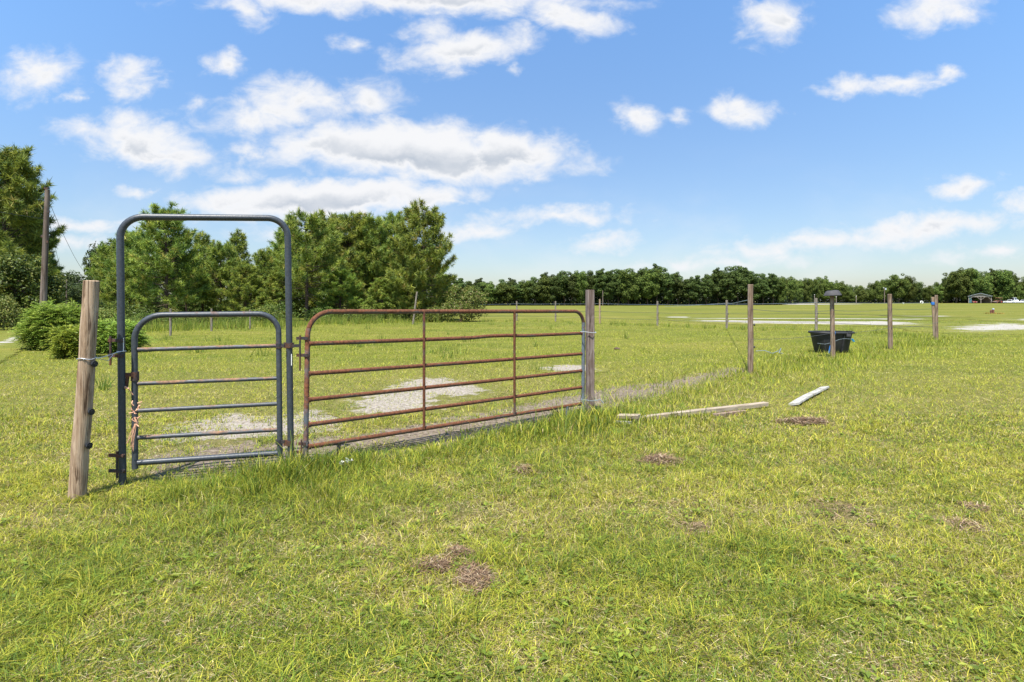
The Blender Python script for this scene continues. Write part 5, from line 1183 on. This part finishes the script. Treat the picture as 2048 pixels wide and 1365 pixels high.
    # fade colour spread with distance: far blades stand for many
    f = np.clip((y - 7) / 25, 0, .7)[:, None]; avg = (W[:, :, None] * pal[None]).sum(1) * np.array([[.80, .92, .48]]); col = col * (1 - f) + avg * f
    h = np.where(dead & (kk != 6), h * .6, h); lean = np.where(dead & (kk != 6), lean * 1.7, lean)
    a = rng.uniform(0, 6.283, n) ; dx, dy = np.cos(a), np.sin(a); sa = a + np.pi / 2 + rng.normal(size=n) * .5; sx, sy = np.cos(sa), np.sin(sa)
    base = np.stack([x, y, np.full(n, -.004)], 1); side = np.stack([sx, sy, np.zeros(n)], 1) * (w * .5)[:, None]; out = np.stack([dx, dy, np.zeros(n)], 1)
    up = np.array([0, 0, 1.])
    near = y < 7.5
    def mk(sel, five):
        b, s, o, hh, ll, c = base[sel], side[sel], out[sel], h[sel][:, None], lean[sel][:, None], col[sel]; m = len(b); j = np.arange(m)[:, None]
        tip = b + up * hh * (1.05 - .25 * np.clip(ll - .6, 0, 1)) + o * hh * ll
        if five:
            mid = b + up * hh * .62 + o * hh * ll * .33
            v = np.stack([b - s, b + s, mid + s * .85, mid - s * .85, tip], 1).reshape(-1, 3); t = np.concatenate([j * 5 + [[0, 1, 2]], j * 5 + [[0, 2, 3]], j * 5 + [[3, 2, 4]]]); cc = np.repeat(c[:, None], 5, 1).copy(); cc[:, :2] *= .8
        else:
            v = np.stack([b - s, b + s, tip], 1).reshape(-1, 3); t = j * 3 + [[0, 1, 2]]; cc = np.repeat(c[:, None], 3, 1)
        return v, t, cc.reshape(-1, 3)
    m = 110000; tx, ty = sample(m, 1.9, 7.5); st = np.clip((fbm(tx * 1.3, ty * 1.3, 7, 5) - .42) * 3, .12, 1); kp = rng.random(m) < st; tx, ty = tx[kp], ty[kp]; m = len(tx); ta = rng.uniform(0, 6.283, m)
    tb = np.stack([tx, ty, rng.uniform(.002, .022, m)], 1); td = unit(np.stack([np.cos(ta), np.sin(ta), rng.normal(size=m) * .25], 1))
    v, t, c = spikes(tb, td, rng.uniform(.02, .06, m), rng.uniform(.002, .0045, m) * np.clip(ty / 4, .8, 2), mixcol(m, [(.48, .40, .22), (.36, .26, .15), (.22, .14, .08), (.55, .50, .32)], (4, 3, 2, 1)), 1.0)
    tag(tri_mesh('dry_thatch', v, t, c, M['straw']), 'dead straw scraps scattered through the lawn', 'thatch', kind='stuff')
    # taller weeds standing in the paddock and along the back fence
    wx, wy = [], []
    for k in range(46): q = rng.uniform(0, len(FENCE_B) - 1.01); i = int(q); a_, b_ = np.array(FENCE_B[i]), np.array(FENCE_B[i + 1]); p_ = a_ + (b_ - a_) * (q - i) + rng.normal(size=2) * .8; wx.append(p_[0]); wy.append(p_[1])
    for k in range(50): yy = rng.uniform(11, 38); wx.append(rng.uniform(-.55, .25) * yy); wy.append(yy)
    for px, py in ((705, 700), (700, 668), (1090, 645), (1140, 648), (330, 680), (205, 775), (212, 780), (1490, 655), (1700, 662), (760, 690)): q = P(px, py); wx.append(q[0]); wy.append(q[1])
    n_low = len(wx)
    for k in range(330): q = rng.uniform(0, len(GROVE) - 1.01); i = int(q); a_, b_ = np.array(GROVE[i]), np.array(GROVE[i + 1]); p_ = a_ + (b_ - a_) * (q - i) + rng.normal(size=2) * np.array([.8, 1.3]) + [0, .9]; wx.append(p_[0]); wy.append(p_[1])
    tallk = np.repeat((np.arange(len(wx)) >= n_low) * rng.uniform(1.2, 2.6, len(wx)) + (np.arange(len(wx)) < n_low), 26)
    wx, wy = np.repeat(wx, 26), np.repeat(wy, 26); m = len(wx); hh = np.repeat(rng.uniform(.12, .42, m // 26), 26) * tallk; rr = np.repeat(rng.uniform(.06, .22, m // 26), 26)
    wb = np.stack([wx + rng.normal(size=m) * rr, wy + rng.normal(size=m) * rr, np.full(m, -.01)], 1); wd = unit(np.stack([rng.normal(size=m) * .25, rng.normal(size=m) * .25, np.ones(m)], 1))
    v, t, c = spikes(wb, wd, hh * rng.uniform(.5, 1.1, m), rng.uniform(.012, .028, m), mixcol(m, [(.17, .23, .035), (.25, .30, .045), (.12, .18, .03), (.33, .29, .08)], (3, 3, 2, 1.2)))
    tag(tri_mesh('paddock_weeds', v, t, c, M['grass']), 'scattered taller green weeds in the paddock and along its back fence', 'weeds', kind='stuff')
    # broad-leaved weeds in the lawn
    m = 1500; cx, cy = sample(m, 1.9, 8); kp = (fbm(cx * .9, cy * .9, 71, 3) > .50) & (rng.random(m) < np.clip(cy / 4, .4, 1)); cx, cy = cx[kp], cy[kp]; m = len(cx); q = 9
    an = rng.uniform(0, 6.283, (m, q)); rd = rng.uniform(.012, .05, (m, q)); lz = rng.uniform(.012, .04, (m, q)); axd = np.stack([np.cos(an), np.sin(an), rng.uniform(.0, .5, (m, q))], -1).reshape(-1, 3)
    cen = np.stack([cx[:, None] + np.cos(an) * rd, cy[:, None] + np.sin(an) * rd, lz], -1).reshape(-1, 3); k = m * q
    v, t, c = diamonds(cen, unit(np.stack([rng.normal(size=k) * .3, rng.normal(size=k) * .3, np.ones(k)], 1)), rng.uniform(.022, .05, k), rng.uniform(.010, .022, k), mixcol(k, [(.17, .23, .03), (.22, .28, .035), (.28, .31, .05), (.13, .18, .03)], (3, 3, 1, 2)), axis=axd)
    tag(tri_mesh('lawn_weeds', v, t, c, M['grass']), 'small broad leaved weeds scattered through the near lawn', 'weeds', kind='stuff')
    v, t, c = mk(near, True); tag(tri_mesh('lawn_grass', v, t, c, M['grass']), 'short patchy yellow green grass across the foreground and gates', 'grass', kind='stuff')
    v, t, c = mk(~near, False); tag(tri_mesh('pasture_grass', v, t, c, M['grass']), 'rougher pasture grass from the gates to the far fence', 'grass', kind='stuff')
grass()
